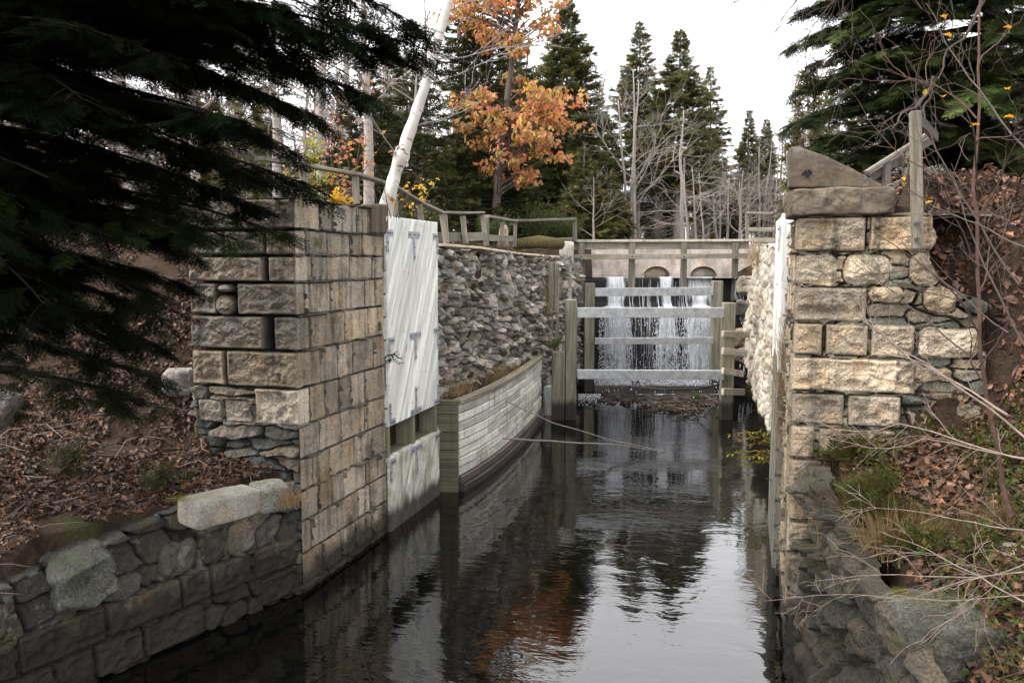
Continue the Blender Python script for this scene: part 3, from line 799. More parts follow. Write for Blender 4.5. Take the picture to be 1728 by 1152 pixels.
# ================================================================== LOCK GATES
def clip_poly(poly, rect):
    x0, x1, y0, y1 = rect
    for ax, lim, sg in ((0, x0, 1), (0, x1, -1), (1, y0, 1), (1, y1, -1)):
        out = []
        for a, b in zip(poly, poly[1:] + poly[:1]):
            ia, ib = (a[ax] - lim) * sg >= 0, (b[ax] - lim) * sg >= 0
            if ia: out.append(a)
            if ia != ib:
                t_ = (lim - a[ax]) / (b[ax] - a[ax]); out.append((a[0] + t_ * (b[0] - a[0]), a[1] + t_ * (b[1] - a[1])))
        poly = out
        if not poly: return []
    return poly
def diagonal_planks(mb, x, sx, rect, width, slope_deg, th, shade=.12):
    """Boards laid on the slant over rect (y0,y1,z0,z1) on the plane X=x, facing +sx."""
    ca, sa = math.cos(math.radians(slope_deg)), math.sin(math.radians(slope_deg))
    cx_, cz_ = (rect[0] + rect[1]) / 2, (rect[2] + rect[3]) / 2
    for k in range(-22, 23):
        o = k * width; g_ = .010
        corners = []
        for a, b in ((-6, o + g_), (6, o + g_), (6, o + width - g_), (-6, o + width - g_)):
            corners.append((cx_ + a * ca - b * sa, cz_ + a * sa + b * ca))
        p = clip_poly(corners, rect)
        if len(p) < 3: continue
        d = RG.uniform(-.004, .004); n = len(p)
        cen = np.mean(p, 0)
        inn = [tuple(np.array(q) + (cen - np.array(q)) / (np.linalg.norm(cen - np.array(q)) + 1e-6) * .013) for q in p]
        v = [(x, a, b) for a, b in p] + [(x + sx * (th - .005 + d), a, b) for a, b in p] + [(x + sx * (th + d), a, b) for a, b in inn]
        f4 = [[i, (i + 1) % n, n + (i + 1) % n, n + i] for i in range(n)] + [[n + i, n + (i + 1) % n, 2 * n + (i + 1) % n, 2 * n + i] for i in range(n)]
        v = np.array(v); off = RG.uniform(0, 50)
        gr = np.stack([(v[:, 1] - cx_) * ca + (v[:, 2] - cz_) * sa + off, -(v[:, 1] - cx_) * sa + (v[:, 2] - cz_) * ca + off, v[:, 0]], 1)
        mb.add(v, [np.array(f4), np.array([list(range(2 * n, 3 * n))])], np.ones(3) * RG.uniform(1 - shade * 1.6, 1 + shade * .4), gr)
def bracket(parent, x, sx, y, z, w_, h_, stem_side=0, up=False, half=0):
    """Galvanised T strap with bolt heads: a cross plate and a stem."""
    mb = MB(); th = .012
    sgn = 1 if up else -1
    ya, yb = y - w_ / 2 * (0 if half > 0 else 1), y + w_ / 2 * (0 if half < 0 else 1)
    beam(mb, (x + sx * th / 2, ya, z), (x + sx * th / 2, yb, z), th, .105, (0, 0, 1), .003, seg=1, wob=0)
    ys = y + (.02 * half)
    beam(mb, (x + sx * (th / 2 + .002), ys, z + sgn * .04), (x + sx * (th / 2 + .002), ys, z + sgn * h_), .075, th, (sx, 0, 0), .003, seg=1, wob=0)
    for yy, zz in [(ya + .035, z), ((ya + yb) / 2, z), (yb - .035, z), (ys, z + sgn * h_ * .5), (ys, z + sgn * (h_ - .04))]:
        v, f, g = tube([(x + sx * th, yy, zz), (x + sx * (th + .012), yy, zz)], .013, 6); mb.add(v, f, .2, g)
    mb.build("bracket", M['zinc'], parent)

GY0, GY1, GZ1, GX = 11.60, 13.76, 4.87, -5.29
ym_ = (GY0 + GY1) / 2
gate = thing("lock_gate", "white diagonal plank lock gate with zinc T brackets and an open sluice", "lock gate", (GX, GY0, 0))
mb = MB(); diagonal_planks(mb, GX, 1, (GY0, GY1, 1.66, GZ1), .165, 62, .09); mb.build("plank_panel", M['white_wood'], gate)
mb = MB(); diagonal_planks(mb, GX, 1, (GY0, GY1, -.7, 1.17), .165, 62, .09); mb.build("lower_panel", M['lower_wood'], gate)
for y in (GY0 + .05, (GY0 + GY1) / 2, GY1 - .05):
    mb = MB(); beam(mb, (GX - .1, y, -.7), (GX - .1, y, GZ1 - .02), .1, .32, (1, 0, 0), .012, (.3, .29, .24)); mb.build("stile", M['lower_wood'], gate)
mb = MB(); beam(mb, (GX - .03, ym_, -.7), (GX - .03, ym_, 1.15), 2.1, .05, (1, 0, 0)); beam(mb, (GX - .03, ym_, 1.68), (GX - .03, ym_, GZ1 - .03), 2.1, .05, (1, 0, 0)); mb.build("gap_shade_boards", M['dark_wood'], gate)  # dark sheets added behind the planks so the gaps read as shade
for z in (1.08, 1.76, 4.75):
    mb = MB(); beam(mb, (GX - .12, GY0 + .1, z), (GX - .12, GY1 - .1, z), .3, .17, (0, 0, 1), .01, (.25, .23, .18)); mb.build("cross_rail", M['lower_wood'], gate)
mb = MB(); mb.add([(GX - .4, GY0, .9), (GX - .4, GY1, .9), (GX - .4, GY1, 1.9), (GX - .4, GY0, 1.9)], np.array([[0, 1, 2, 3]])); mb.build("sluice_backing", M['dark_wood'], gate)
bx_ = GX + .09
ym = (GY0 + GY1) / 2
for z, up in ((4.62, False), (2.98, False), (1.72, True), (1.09, False)):
    bracket(gate, bx_, 1, GY0 + .01, z, .42, .3, up=up, half=1)
    bracket(gate, bx_, 1, ym, z, .46, .4, up=up)
    bracket(gate, bx_, 1, GY1 - .01, z, .42, .3, up=up, half=-1)
# the opposite leaf, folded into its recess and seen almost edge-on
gate2 = thing("lock_gate", "narrow white lock gate seen almost edge on beside the right granite pier", "lock gate", (.54, 11.62, 0))
mb = MB(); diagonal_planks(mb, .545, -1, (11.62, 13.7, 2.9, 4.8), .165, 118, .09); mb.build("plank_panel", M['white_wood'], gate2)
mb = MB(); diagonal_planks(mb, .56, -1, (11.62, 13.7, -.7, 2.9), .165, 118, .09); mb.build("lower_panel", M['cap_wood'], gate2)
for y in (11.67, 13.65):
    mb = MB(); beam(mb, (.56, y - .012 * (1 if y < 12 else -1), 2.7), (.56, y - .012 * (1 if y < 12 else -1), 4.82), .12, .2, (1, 0, 0)); mb.build("stile", M['white_wood'], gate2)
bracket(gate2, .44, -1, 11.63, 4.62, .42, .3, half=1)

# ================================================================== CURVED TIMBER BREAST WALL
breast = thing("breast_wall", "low curved breast wall of stacked pale timbers sweeping back from the white gate", "timber wall", (-5.0, 14.1, 0))
CP = np.array([(-4.93, 14.08), (-4.83, 15.2), (-4.82, 16.6), (-4.88, 18.2), (-5.0, 19.9), (-5.16, 21.4)])
tt = np.linspace(0, 1, 60)
cum = np.concatenate([[0], np.cumsum(np.linalg.norm(np.diff(CP, axis=0), axis=1))]); CL = cum[-1]
def cat_rom(q):
    k = np.arange(len(CP)); u = np.interp(q, cum, k)
    return np.stack([sum(np.polyfit(k, CP[:, a], 4)[i] * u ** (4 - i) for i in range(5)) for a in range(2)], -1)
def curve_pt(q, z, out=0.0):
    p, e = cat_rom(q), .05
    d = cat_rom(q + e) - cat_rom(q - e); d /= np.linalg.norm(d)
    return np.array([p[0] + d[1] * out, p[1] - d[0] * out, z])
def bent_board(mb, q0, q1, z0, z1, th, out, col):
    n = max(2, int((q1 - q0) / .3) + 1); qs = np.linspace(q0 + .004, q1 - .004, n)
    b = .011; sec = [(-th, z0 + b), (-th, z1 - b), (-b, z1 - .003), (0, z1 - b - .004), (0, z0 + b + .004), (-b, z0 + .003)]
    V, G = [], []; off = RG.uniform(0, 60)
    for q in qs:
        for o_, z in sec:
            V.append(curve_pt(q, z, out + o_)); G.append((q + off, z * 1 + off, o_))
    m = len(sec); i = np.arange(n - 1)[:, None] * m; j = np.arange(m)[None, :]; j2 = (j + 1) % m
    f = np.stack([i + j, i + j2, i + m + j2, i + m + j], -1).reshape(-1, 4)
    mb.add(V, [f, np.array([list(range(m))[::-1]]), np.array([list(range((n - 1) * m, n * m))])], col, G)
mb = MB(); rr = random.Random(3)
rows = np.linspace(.28, 1.6, 9)
for k in range(8):
    q = 0
    while q < CL - .1:
        wd = rr.uniform(1.1, 2.6); q1 = min(q + wd, CL)
        if CL - q1 < .6: q1 = CL
        v = rr.uniform(.72, 1.2); bent_board(mb, q, q1, rows[k] + .004, rows[k + 1] - .004, .12, rr.uniform(-.012, .012), (v, v, v * .97)); q = q1
mb.build("timber_courses", M['crib_wood'], breast)
mb = MB(); bent_board(mb, -.02, CL, 1.60, 1.69, .2, .03, (1.1, 1.05, .9)); mb.build("cap_timber", M['cap_wood'], breast)
mb = MB(); bent_board(mb, -.03, CL, -.6, .13, .3, .1, (.9, .85, .9)); bent_board(mb, -.03, CL, .13, .28, .26, .05, (1.6, 1.5, 1.5)); mb.build("sill_timber", M['sill_wood'], breast)
mb = MB()
for k in range(-2, 9):
    z0 = rows[max(k, 0)] if k >= 0 else (-.5 if k == -2 else -.1); z1 = rows[k + 1] if k >= 0 and k < 8 else (1.69 if k == 8 else (-.1 if k == -2 else .28))
    if k == 8: z0 = 1.6
    v = rr.uniform(.35, .75)
    beam(mb, (-5.32, 14.0, (z0 + z1) / 2), (-4.945, 14.075, (z0 + z1) / 2), .16, z1 - z0 - .008, (0, 0, 1), .006, (v, v, v * .8), wob=.002)
mb.build("end_timbers", M['cap_wood'], breast)
# rubble fill behind it
n = 60; mb = MB(); V = []
for a in np.linspace(0, CL, n):
    p = curve_pt(a, 0, -.16)
    for k in range(9):
        x = p[0] + (-5.55 - p[0]) * k / 8
        V.append((x, p[1], 1.60 + .10 * k / 8 + .09 * fbm(np.array([x * 6]), np.array([p[1] * 4]), 0, 3, 4)[0]))
i = np.arange(n - 1)[:, None] * 9; j = np.arange(8)[None, :]
mb.add(V, np.stack([i + j, i + j + 1, i + 9 + j + 1, i + 9 + j], -1).reshape(-1, 4))
tag(mb.build("ledge_soil", M['soil'], None, True), "narrow soil ledge between the dry stone wall and breast wall", "ground", kind="structure")

# ================================================================== TIMBER AND STEEL FRAMES IN FRONT OF THE DAM
def post(parent, px0, px1, pytop, pybot, D, depth=.3, mat='post_wood', name="post", colr=1.0, zb=None):
    a, b = P((px0 + px1) / 2, pytop, D), P((px0 + px1) / 2, pybot, D)
    wd = (px1 - px0) / FPX * D
    mb = MB(); base = a.copy(); base[2] = b[2] if zb is None else zb
    fwd = np.array([FW[0], FW[1], 0]); fwd /= np.linalg.norm(fwd)
    beam(mb, base + fwd * depth / 2, a + fwd * depth / 2, wd, depth, fwd, .012, (colr, colr, colr), wob=.003)
    return mb.build(name, M[mat], parent)
def rail(parent, px0, px1, py0, py1, D, th=.12, mat='steel', name="beam", dy=0.0, colr=1.0, D2=None):
    D2 = D2 or D
    a, b = P(px0, (py0 + py1) / 2, D), P(px1, (py0 + py1) / 2 + dy, D2)
    mb = MB(); fwd = np.array([FW[0], FW[1], 0]); fwd /= np.linalg.norm(fwd)
    beam(mb, a + fwd * th / 2, b + fwd * th / 2, th, (py1 - py0) / FPX * D, (0, 0, 1), .006, (colr, colr, colr), wob=.002)
    return mb.build(name, M[mat], parent)
DF = 21.75
f1 = thing("gate_frame", "front frame of two stout posts joined by two galvanised beams, standing in the canal", "frame", (*P(1098, 712, DF)[:2], 0))
post(f1, 955, 974, 506, 720, DF, .34, zb=-1.0); post(f1, 932, 953.5, 594, 725, DF + .06, .3, zb=-1.0, colr=.9)
post(f1, 1222, 1242, 511, 712, DF, .3, zb=-1.0)
rail(f1, 974.3, 1221.7, 519, 536, DF + .02, .14); rail(f1, 974.3, 1221.7, 624, 639.5, DF + .02, .14, dy=1)
for py, px1, dy, h in ((563, 1264, 2, 10), (592, 1260, 4, 11), (626, 1254, 5, 11), (661, 1256, 1, 11)):
    rail(f1, 1220, px1, py - h / 2, py + h / 2, DF - .14, .1, 'grey_wood', "strut", dy, 1.25, DF + .25)
DR = 26.4
f2 = thing("gate_frame", "rear frame of two greenish posts joined by two thinner galvanised beams, close to the falls", "frame", (*P(1105, 660, DR)[:2], 0))
post(f2, 987, 1004, 478, 665, DR, .32, zb=-1.0); post(f2, 1204, 1221, 474, 665, DR, .32, zb=-1.0)
rail(f2, 1004.3, 1203.7, 486, 500, DR + .02, .12, dy=-1.5); rail(f2, 1004.3, 1203.7, 570, 581, DR + .02, .12, dy=-1)
tag(rail(None, 1003, 1207, 651, 664, DR + .1, .3, 'sill_wood', "sill_beam"), "dark wet sill beam lying across the canal at the foot of the falls", "timber beam")
# footbridge / service walk hung over the dam
DB = 27.6
fb = thing("footbridge", "weathered timber footbridge over the dam with four hanging posts and one lower rail", "footbridge", P(1110, 410, DB))
rail(fb, 966, 1264, 409, 421, DB + .12, .15, 'grey_wood', "deck_beam", -1)
rail(fb, 958, 1268, 404.5, 408.6, DB - .02, .8, 'grey_wood', "deck_plank", -1, 1.5)
rail(fb, 963, 1263, 429.5, 438, DB - .16, .12, 'post_wood', "rail", -2, 1.15)
for a, b, bt in ((976, 986.5, 622), (1062, 1072.5, 489), (1150, 1160, 489), (1237, 1247, 508)):
    post(fb, a, b, 410, bt, DB - .02, .13, 'post_wood', "post", .9)
for px in (981, 1067, 1155, 1242):
    v, f, g = tube([P(px, 433, DB - .23), P(px, 433, DB - .30)], .03, 8); MB().add(v, f, 1, g).build("bolt", M['bolt'], fb)

# ================================================================== DAM, FALLS, UPSTREAM HEADWALL
mb = MB(); fwd = np.array([FW[0], FW[1], 0]); fwd /= np.linalg.norm(fwd)
a, b = P(930, 467, 27.95), P(1300, 467, 27.95)
a[2] = b[2] = 3.62
lat = (b - a) / np.linalg.norm(b - a)
n0, n1 = 80, 60; V = []
for i in range(n1):
    for j in range(n0):
        p = a + (b - a) * j / (n0 - 1); z = -1 + 4.62 * i / (n1 - 1)
        step = .32 * sstep(2.75, 2.62, z)
        V.append(np.array([p[0], p[1], z]) - fwd * (step + .03 * fbm(np.array([j * .2]), np.array([z * 2.0]), 0, 3, 8)[0]))
for j in range(n0):
    p = a + (b - a) * j / (n0 - 1); V.append(np.array([p[0], p[1], 3.61]) + fwd * .5)
i = np.arange(n1)[:, None] * n0; j = np.arange(n0 - 1)[None, :]
mb.add(V, np.stack([i + j, i + j + 1, i + n0 + j + 1, i + n0 + j], -1).reshape(-1, 4), (.028, .028, .03))
tag(mb.build("dam", M['dam'], None, True), "black wet dam face behind the falling water", "dam")
def dam_pt(px, z, out=0.0):
    r = ray(px, 467); t_ = (fwd @ (a - C0)) / (fwd @ r); p = C0 + r * t_
    st = .32 * sstep(2.75, 2.62, z)
    return np.array([p[0], p[1], z]) - fwd * (st + out)
def strands(mb, px0, px1, n, z0, z1, w0, w1, spread=0.0, out=.06, bias=1.0, amp=.25, seed=1, bend=.3):
    """Ribbons and drops of falling water: n ragged threads between two sight lines on the dam."""
    R_ = random.Random(seed)
    for k in range(n):
        px = R_.uniform(px0, px1); za = z0 - R_.random() ** 2 * amp * (z0 - z1); ln = R_.uniform(.12, .55) * (z0 - z1)
        zb = max(z1, za - ln); m = 6; o = out + R_.uniform(0, .22)
        dx = R_.gauss(0, 1) * spread
        wd = R_.uniform(w0, w1); V = []
        for i_ in range(m):
            u = i_ / (m - 1); z = za + (zb - za) * u
            fall = bend * math.sqrt(max(z0 - z, 0)) * .2
            p = dam_pt(px + dx * u + R_.gauss(0, .35), z, 0) - fwd * (o + fall)
            q = wd * (.25 + .75 * math.sin(math.pi * min(1, u * .9 + .1))) * R_.uniform(.5, 1.2)
            V += [p - lat * q, p + lat * q + fwd * R_.uniform(-.02, .02), p - fwd * q * 1.2]
        i_ = np.arange(m - 1)[:, None] * 3; j_ = np.arange(3)[None, :]; j2 = (j_ + 1) % 3
        mb.add(V, np.stack([i_ + j_, i_ + j2, i_ + 3 + j2, i_ + 3 + j_], -1).reshape(-1, 4))
def drops(mb, px0, px1, n, z0, z1, seed, size=.014, out0=.15, out1=.6):
    R_ = np.random.default_rng(seed)
    px = R_.uniform(px0, px1, n); z = z1 + (z0 - z1) * R_.random(n) ** 1.3
    pos = np.array([dam_pt(x_, z_, 0) for x_, z_ in zip(px, z)]) - fwd * R_.uniform(out0, out1, n)[:, None]
    tv = np.array([(1, 0, 0), (-1, 0, 0), (0, 1, 0), (0, -1, 0), (0, 0, 2.2), (0, 0, -2.2)]) * size
    tf = np.array([[0, 2, 4], [2, 1, 4], [1, 3, 4], [3, 0, 4], [2, 0, 5], [1, 2, 5], [3, 1, 5], [0, 3, 5]])
    scatter(mb, tv, tf, pos, np.tile(np.eye(3), (n, 1, 1)), R_.uniform(.5, 1.6, n), (1, 1, 1))
def sheet(mb, px0, px1, z0, z1, out0, throw, spread, seed, dens=1.0):
    nx_, nz_ = 26, 30; V, G, Cc = [], [], []
    for i_ in range(nz_):
        u = i_ / (nz_ - 1); z = z0 + (z1 - z0) * u
        for j_ in range(nx_):
            w_ = j_ / (nx_ - 1); px = px0 + (px1 - px0) * w_ + spread * (w_ - .5) * 2 * u ** .7 + 3.2 * u * vnoise(w_ * 2.5 + seed, z * 1.6, seed, 6)
            p = dam_pt(px, z, 0) - fwd * (out0 + throw * math.sqrt(u) + .05 * vnoise(w_ * 5, z * 1.5, seed, 3))
            V.append(p); G.append((float(p @ lat), z * 1.0 + 3 * vnoise(w_ * 4, seed, 0, 4), seed)); e = min(1, math.sin(math.pi * w_) ** .8 + .35 * vnoise(w_ * 7, z * 2.2, seed, 7))
            Cc.append((dens * e - .22 * u + (.25 if i_ == 0 else 0), 0, 0))
    i_ = np.arange(nz_ - 1)[:, None] * nx_; j_ = np.arange(nx_ - 1)[None, :]
    mb.add(V, np.stack([i_ + j_, i_ + j_ + 1, i_ + nx_ + j_ + 1, i_ + nx_ + j_], -1).reshape(-1, 4), np.array(Cc), G)
for n_, (x0, x1, cnt, lab, c_) in enumerate([
        (1020, 1058, 300, "white fall pouring over the dam just right of the left posts", .92),
        (1110, 1138, 170, "thin middle fall dropping straight from the dam crest", .86),
        (1158, 1205, 420, "broadest white fall pouring over the dam beside the right rear post", 1.05)]):
    root = thing("waterfall", lab, "waterfall", dam_pt((x0 + x1) / 2, .1, .3), "falls over the dam")
    mb = MB()
    sheet(mb, x0, x1, 3.665, 2.66, .0, .16, 1, n_ * 7 + 1, c_); sheet(mb, x0 - 1, x1 + 1, 3.66, 2.66, .06, .2, 1, n_ * 7 + 2, c_ - .25)
    sheet(mb, x0 - 3, x1 + 2, 2.69, .02, .0, .25, 7, n_ * 7 + 3, c_ - .3); sheet(mb, x0 - 4, x1 + 2, 2.67, .02, .08, .4, 10, n_ * 7 + 4, c_ - .42)
    mb.build("water_sheet", M['sheet'], root, True)
    mb = MB(); strands(mb, x0 - 2, x1 + 2, int(cnt * .6), 2.66, .05, .004, .010, 3, .1, seed=n_ * 10 + 2, amp=.95, bend=.5)
    drops(mb, x0 - 12, x1 + 5, int(cnt * 6), 2.65, .05, n_ + 50, .011)
    mb.build("spray", M['falls'], root)
mb = MB()
for x0, x1, cnt, s_ in ((963, 976, 26, 1), (1060, 1112, 46, 2), (1138, 1160, 24, 3), (1076, 1100, 12, 4)):
    strands(mb, x0, x1, cnt, 3.66, .1, .003, .008, 1.5, .02, seed=70 + s_, amp=.9)
drops(mb, 1005, 1205, 900, 2.5, .05, 90, .01)
drops(mb, 1000, 1208, 2600, .5, .02, 93, .013, .2, 1.5)
tag(mb.build("spray", M['falls']), "fine drops and thin trickles scattered across the black dam face", "spray", kind="stuff")
mb = MB()
for k, (x0, x1, z0, z1) in enumerate(((1236, 1262, 3.66, 2.6), (1240, 1262, 2.6, 2.1), (1238, 1262, 2.0, 1.3), (1238, 1258, 1.2, .5))):
    strands(mb, x0, x1, 60, z0, z1, .006, .018, 1.0, .25 + .12 * k, seed=120 + k, amp=.8)
tag(mb.build("waterfall", M['falls']), "narrow stepped trickle running down right of the frame's posts", "waterfall", "falls over the dam")
# foam along the foot
mb = MB(); RN = np.random.default_rng(4)
n = 4200; px = RN.uniform(976, 1218, n); py = 664 + np.abs(RN.normal(0, 8, n))
pos = np.array([onz(x_, y_, .006) for x_, y_ in zip(px, py)])
ang = np.arange(6) * math.pi / 3
tv = np.concatenate([[(0, 0, .004)], np.stack([np.cos(ang) * 1.6, np.sin(ang), 0 * ang], 1) * np.array([.011, .011, 1])])
tf = np.array([[0, i + 1, (i + 1) % 6 + 1] for i in range(6)])
scatter(mb, tv, tf, pos, np.tile(np.eye(3), (n, 1, 1)), RN.uniform(.3, 1.3, n), (1, 1, 1))
tag(mb.build("foam", M['falls']), "flecks of white foam floating below the falls", "foam", kind="stuff")
# right-hand ledge rocks beside the falls
for k, (px, py, D, dm) in enumerate(((1262, 520, 27.0, (.7, .7, .5)), (1262, 570, 26.6, (.8, .8, .6)), (1258, 600, 26.2, (.6, .7, .5)), (1263, 480, 27.4, (.6, .6, .6)))):
    boulder(px, py, D, dm, 200 + k, ["wet dark ledge rock under the stepped trickle", "brown ledge rock between the right struts and the pale wall", "lowest ledge rock behind the strut posts", "topmost ledge rock where the dam meets the pale wall"][k], .4 * k, (0, 0), [(.12, .11, .1), (.22, .17, .11), (.16, .14, .12), (.3, .26, .2)][k], 'boulder', .06, 5, .3, "ledge_rock", 20, "rock")
# upstream concrete headwall with two arched culverts
DH = 35.0
hw = thing("headwall", "pale concrete headwall upstream with two low arched culverts", "wall", P(1120, 467, DH))
def arch_wall():
    me = MB(); zt_, zb_ = P(1100, 411, DH)[2], 3.2
    p0, p1 = P(935, 440, DH), P(1330, 440, DH); L_ = np.linalg.norm((p1 - p0)[:2]); dr = (p1 - p0) / L_; dr[2] = 0
    cs = []
    for px in (1108, 1187):
        c_ = P(px, 440, DH); cs.append((np.linalg.norm((c_ - p0)[:2]), 41 / FPX * DH / 2 * 1.1))
    xs = np.linspace(0, L_, 500); ah = np.zeros(500)
    for c_, r_ in cs: ah = np.maximum(ah, np.where(np.abs(xs - c_) < r_, np.sqrt(np.maximum(1 - ((xs - c_) / r_) ** 2, 0)), 0))
    zsill = P(1100, 466, DH)[2]
    zl = np.where(ah > 0, zsill + ah * (P(1100, 449, DH)[2] - zsill), zb_)
    k = len(xs); base = np.array([p0[0], p0[1], 0])
    V = []
    for o_, zz in ((0, zl), (0, np.full(k, zt_)), (.6, np.full(k, zt_)), (.6, zl)):
        V.append(base + dr * xs[:, None] + fwd * o_ + np.stack([0 * xs, 0 * xs, zz], 1))
    V = np.concatenate(V); j = np.arange(k - 1)
    F = np.concatenate([np.stack([r * k + j, r * k + j + 1, ((r + 1) % 4) * k + j + 1, ((r + 1) % 4) * k + j], -1) for r in range(4)])
    me.add(V, F, (.66, .58, .52))
    me.build("wall_face", M['concrete'], hw)
    for c_, r_ in cs:
        c3 = base + dr * c_; an = np.linspace(0, math.pi, 15)
        pts = [c3 + dr * math.cos(q) * r_ + np.array([0, 0, zsill + math.sin(q) * (P(1100, 449, DH)[2] - zsill)]) - fwd * .04 for q in an]
        v, f, g = tube(pts, .03, 6); MB().add(v, f, (1.5, 1.3, 1.1), g).build("arch_rim", M['cap_wood'], hw)
        q = base + dr * c_ + fwd * .14; m = MB()
        m.add([q - dr * r_ + np.array([0, 0, 3.2]), q + dr * r_ + np.array([0, 0, 3.2]), q + dr * r_ + np.array([0, 0, 4.3]), q - dr * r_ + np.array([0, 0, 4.3])], np.array([[0, 1, 2, 3]]), (.56, .49, .40))
        m.build("culvert_back", M['concrete'], hw)
arch_wall()
# timbers closing the end of the dry stone wall
for n_, (a_, b_, t_, bt, D, mt, lab) in enumerate(((925, 934, 442, 610, 23.6, 'grey_wood', "weathered upright plank nearer the dry stone wall end"), (935.5, 944, 444, 640, 23.9, 'grey_wood', "weathered upright plank touching the grey block pillar"))):
    o = post(None, a_, b_, t_, bt, D, .14, mt, "upright_plank", .8, zb=.0); tag(o, lab, "plank")
bp = thing("block_pillar", "slim grey pillar of stacked blocks at the left end of the dam", "pillar", P(955, 600, 25.4))
mb = MB()
for k in range(14):
    py = 455 + k * 12.5; c1_, c2_ = P(946, py, 25.4), P(965, py, 25.4)
    beam(mb, c1_ + fwd * .2, c2_ + fwd * .2, .36, .215, (0, 0, 1), .01, np.array([.34, .33, .29]) * RG.uniform(.85, 1.2), wob=.004)
mb.build("blocks", M['concrete'], bp)
tag(post(None, 917, 931, 652, 715, 22.6, .25, 'crib_wood', "short_post", .8, zb=-.5), "short pale post end between breast wall and front frame", "post")

# ================================================================== HANDRAILS
def fence(name, label, pts, posts, rails, w_=.1, group=None):
    """pts: ground anchor; posts: list of (top xyz, bottom xyz); rails: list of point lists with a height."""
    r = thing(name, label, "handrail", pts, group)
    for a_, b_ in posts:
        mb = MB(); beam(mb, b_, a_, w_, w_, fwd, .008, np.ones(3) * RG.uniform(.5, .8)); mb.build("post", M['grey_wood'], r)
    for pl, h_, t_ in rails:
        mb = MB()
        for q0, q1 in zip(pl[:-1], pl[1:]):
            q0, q1 = np.asarray(q0), np.asarray(q1); beam(mb, q0, q1 + (q1 - q0) * .002, t_, h_, (0, 0, 1), .008, np.ones(3) * RG.uniform(.5, .8), wob=.006)
        mb.build("rail", M['grey_wood'], r)
    return r
def fp(px, py, x): return onx(px, py, x)
X1 = -6.15
tops = [(512, 282), (600, 297), (664, 317), (708, 344), (745, 361)]
bots = [(515, 345), (602, 345), (668, 366), (713, 385), (753, 411)]
tp = [fp(*q, X1) for q in tops]; bt = []
for q, t_ in zip(bots, tp): bt.append(ony(*q, t_[1]))
fence("handrail", "grey timber handrail dipping down past the leaning birch", (tp[0][0], tp[0][1], 4.8), list(zip(tp, bt)),
      [([q + np.array([0, 0, .03]) for q in [fp(440, 272, X1)] + tp + [fp(813, 361, X1)]], .05, .15)])
tops = [(746, 362), (778, 364), (812, 362)]; bots = [(753, 411), (786, 412), (821, 418)]
tp = [fp(*q, X1 + .02) + np.array([0, .12, 0]) for q in tops]; bt = [ony(*q, t_[1]) for q, t_ in zip(bots, tp)]
fence("handrail", "short grey handrail section with three leaning posts above the dry stone wall", bt[0], list(zip(tp, bt)),
      [([ony(738, 401, tp[0][1]), ony(819, 399, tp[2][1])], .2, .04)], .12)
tops = [(818, 366), (845, 371), (867, 374)]; bots = [(822, 416), (845, 409), (868, 417)]
tp = [fp(*q, X1) + np.array([0, .2, 0]) for q in tops]; bt = [ony(*q, t_[1]) for q, t_ in zip(bots, tp)]
fence("handrail", "middle grey handrail section sloping slightly down to a corner post", bt[0], list(zip(tp, bt)),
      [([q + np.array([0, 0, .03]) for q in tp], .06, .14), ([ony(820, 401, tp[0][1]), ony(866, 403, tp[2][1])], .16, .04)])
D_ = 26.5
tp = [P(870, 374, 24.5), P(970, 371, 27.5)]; 
fence("handrail", "level grey handrail running from the corner post to the footbridge", (tp[0][0], tp[0][1], 4.3), [(tp[1], P(970, 408, 27.5))],
      [([q + np.array([0, 0, .03]) for q in tp], .07, .14), ([P(870, 409, 24.5), P(966, 405, 27.5)], .16, .04)], .13)
tp = [P(1261, 359, 28.2), P(1308, 360, 27.0)]
fence("handrail", "small grey handrail at the far right end of the footbridge", (tp[0][0], tp[0][1], 4.6), [(tp[0], P(1261, 408, 28.2))],
      [(tp, .07, .12), ([P(1262, 387, 28.2), P(1308, 388, 27.0)], .14, .04), ([P(1262, 404, 28.2), P(1308, 406, 27.0)], .16, .04)], .11)
# right bank: stair rail behind a tall bolted post
DRr = 11.0
tps = [P(1497, 272, DRr), P(1530, 252, DRr)]; bts = [P(1497, 330, DRr), P(1530, 338, DRr)]
fence("handrail", "sloping grey stair handrail climbing right behind the tall bolted post", bts[0], list(zip(tps, bts)),
      [([P(1462, 291, DRr - .05), P(1572, 222, DRr - .05)], .05, .12), ([P(1500, 322, DRr - .08), P(1578, 289, DRr - .08)], .16, .04), ([P(1470, 300, DRr + .05), P(1572, 236, DRr + .05)], .11, .04)], .085)
tallp = thing("tall_post", "tall grey timber post bolted upright to the front of the right pier", "post", ony(1546, 420, 9.02))
mb = MB(); beam(mb, ony(1548, 420, 8.96), ony(1544, 188, 8.96), .1, .1, (0, 1, 0), .008, (.6, .58, .55)); mb.build("post", M['grey_wood'], tallp)
for py in (378, 404):
    c_ = ony(1547, py, 8.9); v, f, g = tube([c_, c_ - np.array([0, .035, 0])], .022, 8); MB().add(v, f, 1, g).build("bolt", M['bolt'], tallp)
mb = MB(); beam(mb, ony(1545, 196, 9.05), ony(1580, 232, 9.7), .05, .1, (0, 0, 1), .008, (.35, .33, .3)); mb.build("brace", M['grey_wood'], tallp)
# flat timber kerb along the top of the dry stone wall
mb = MB(); kp = [onx(738, 413, -5.55), onx(800, 418, -5.55), onx(870, 428, -5.55), onx(938, 434, -5.5)]
for q0, q1 in zip(kp[:-1], kp[1:]): beam(mb, q0, q1, .24, .05, (0, 0, 1), .01, (1.9, 1.75, 1.55))
tag(mb.build("kerb_board", M['grey_wood']), "pale flat board running along the top of the dry stone wall", "board")

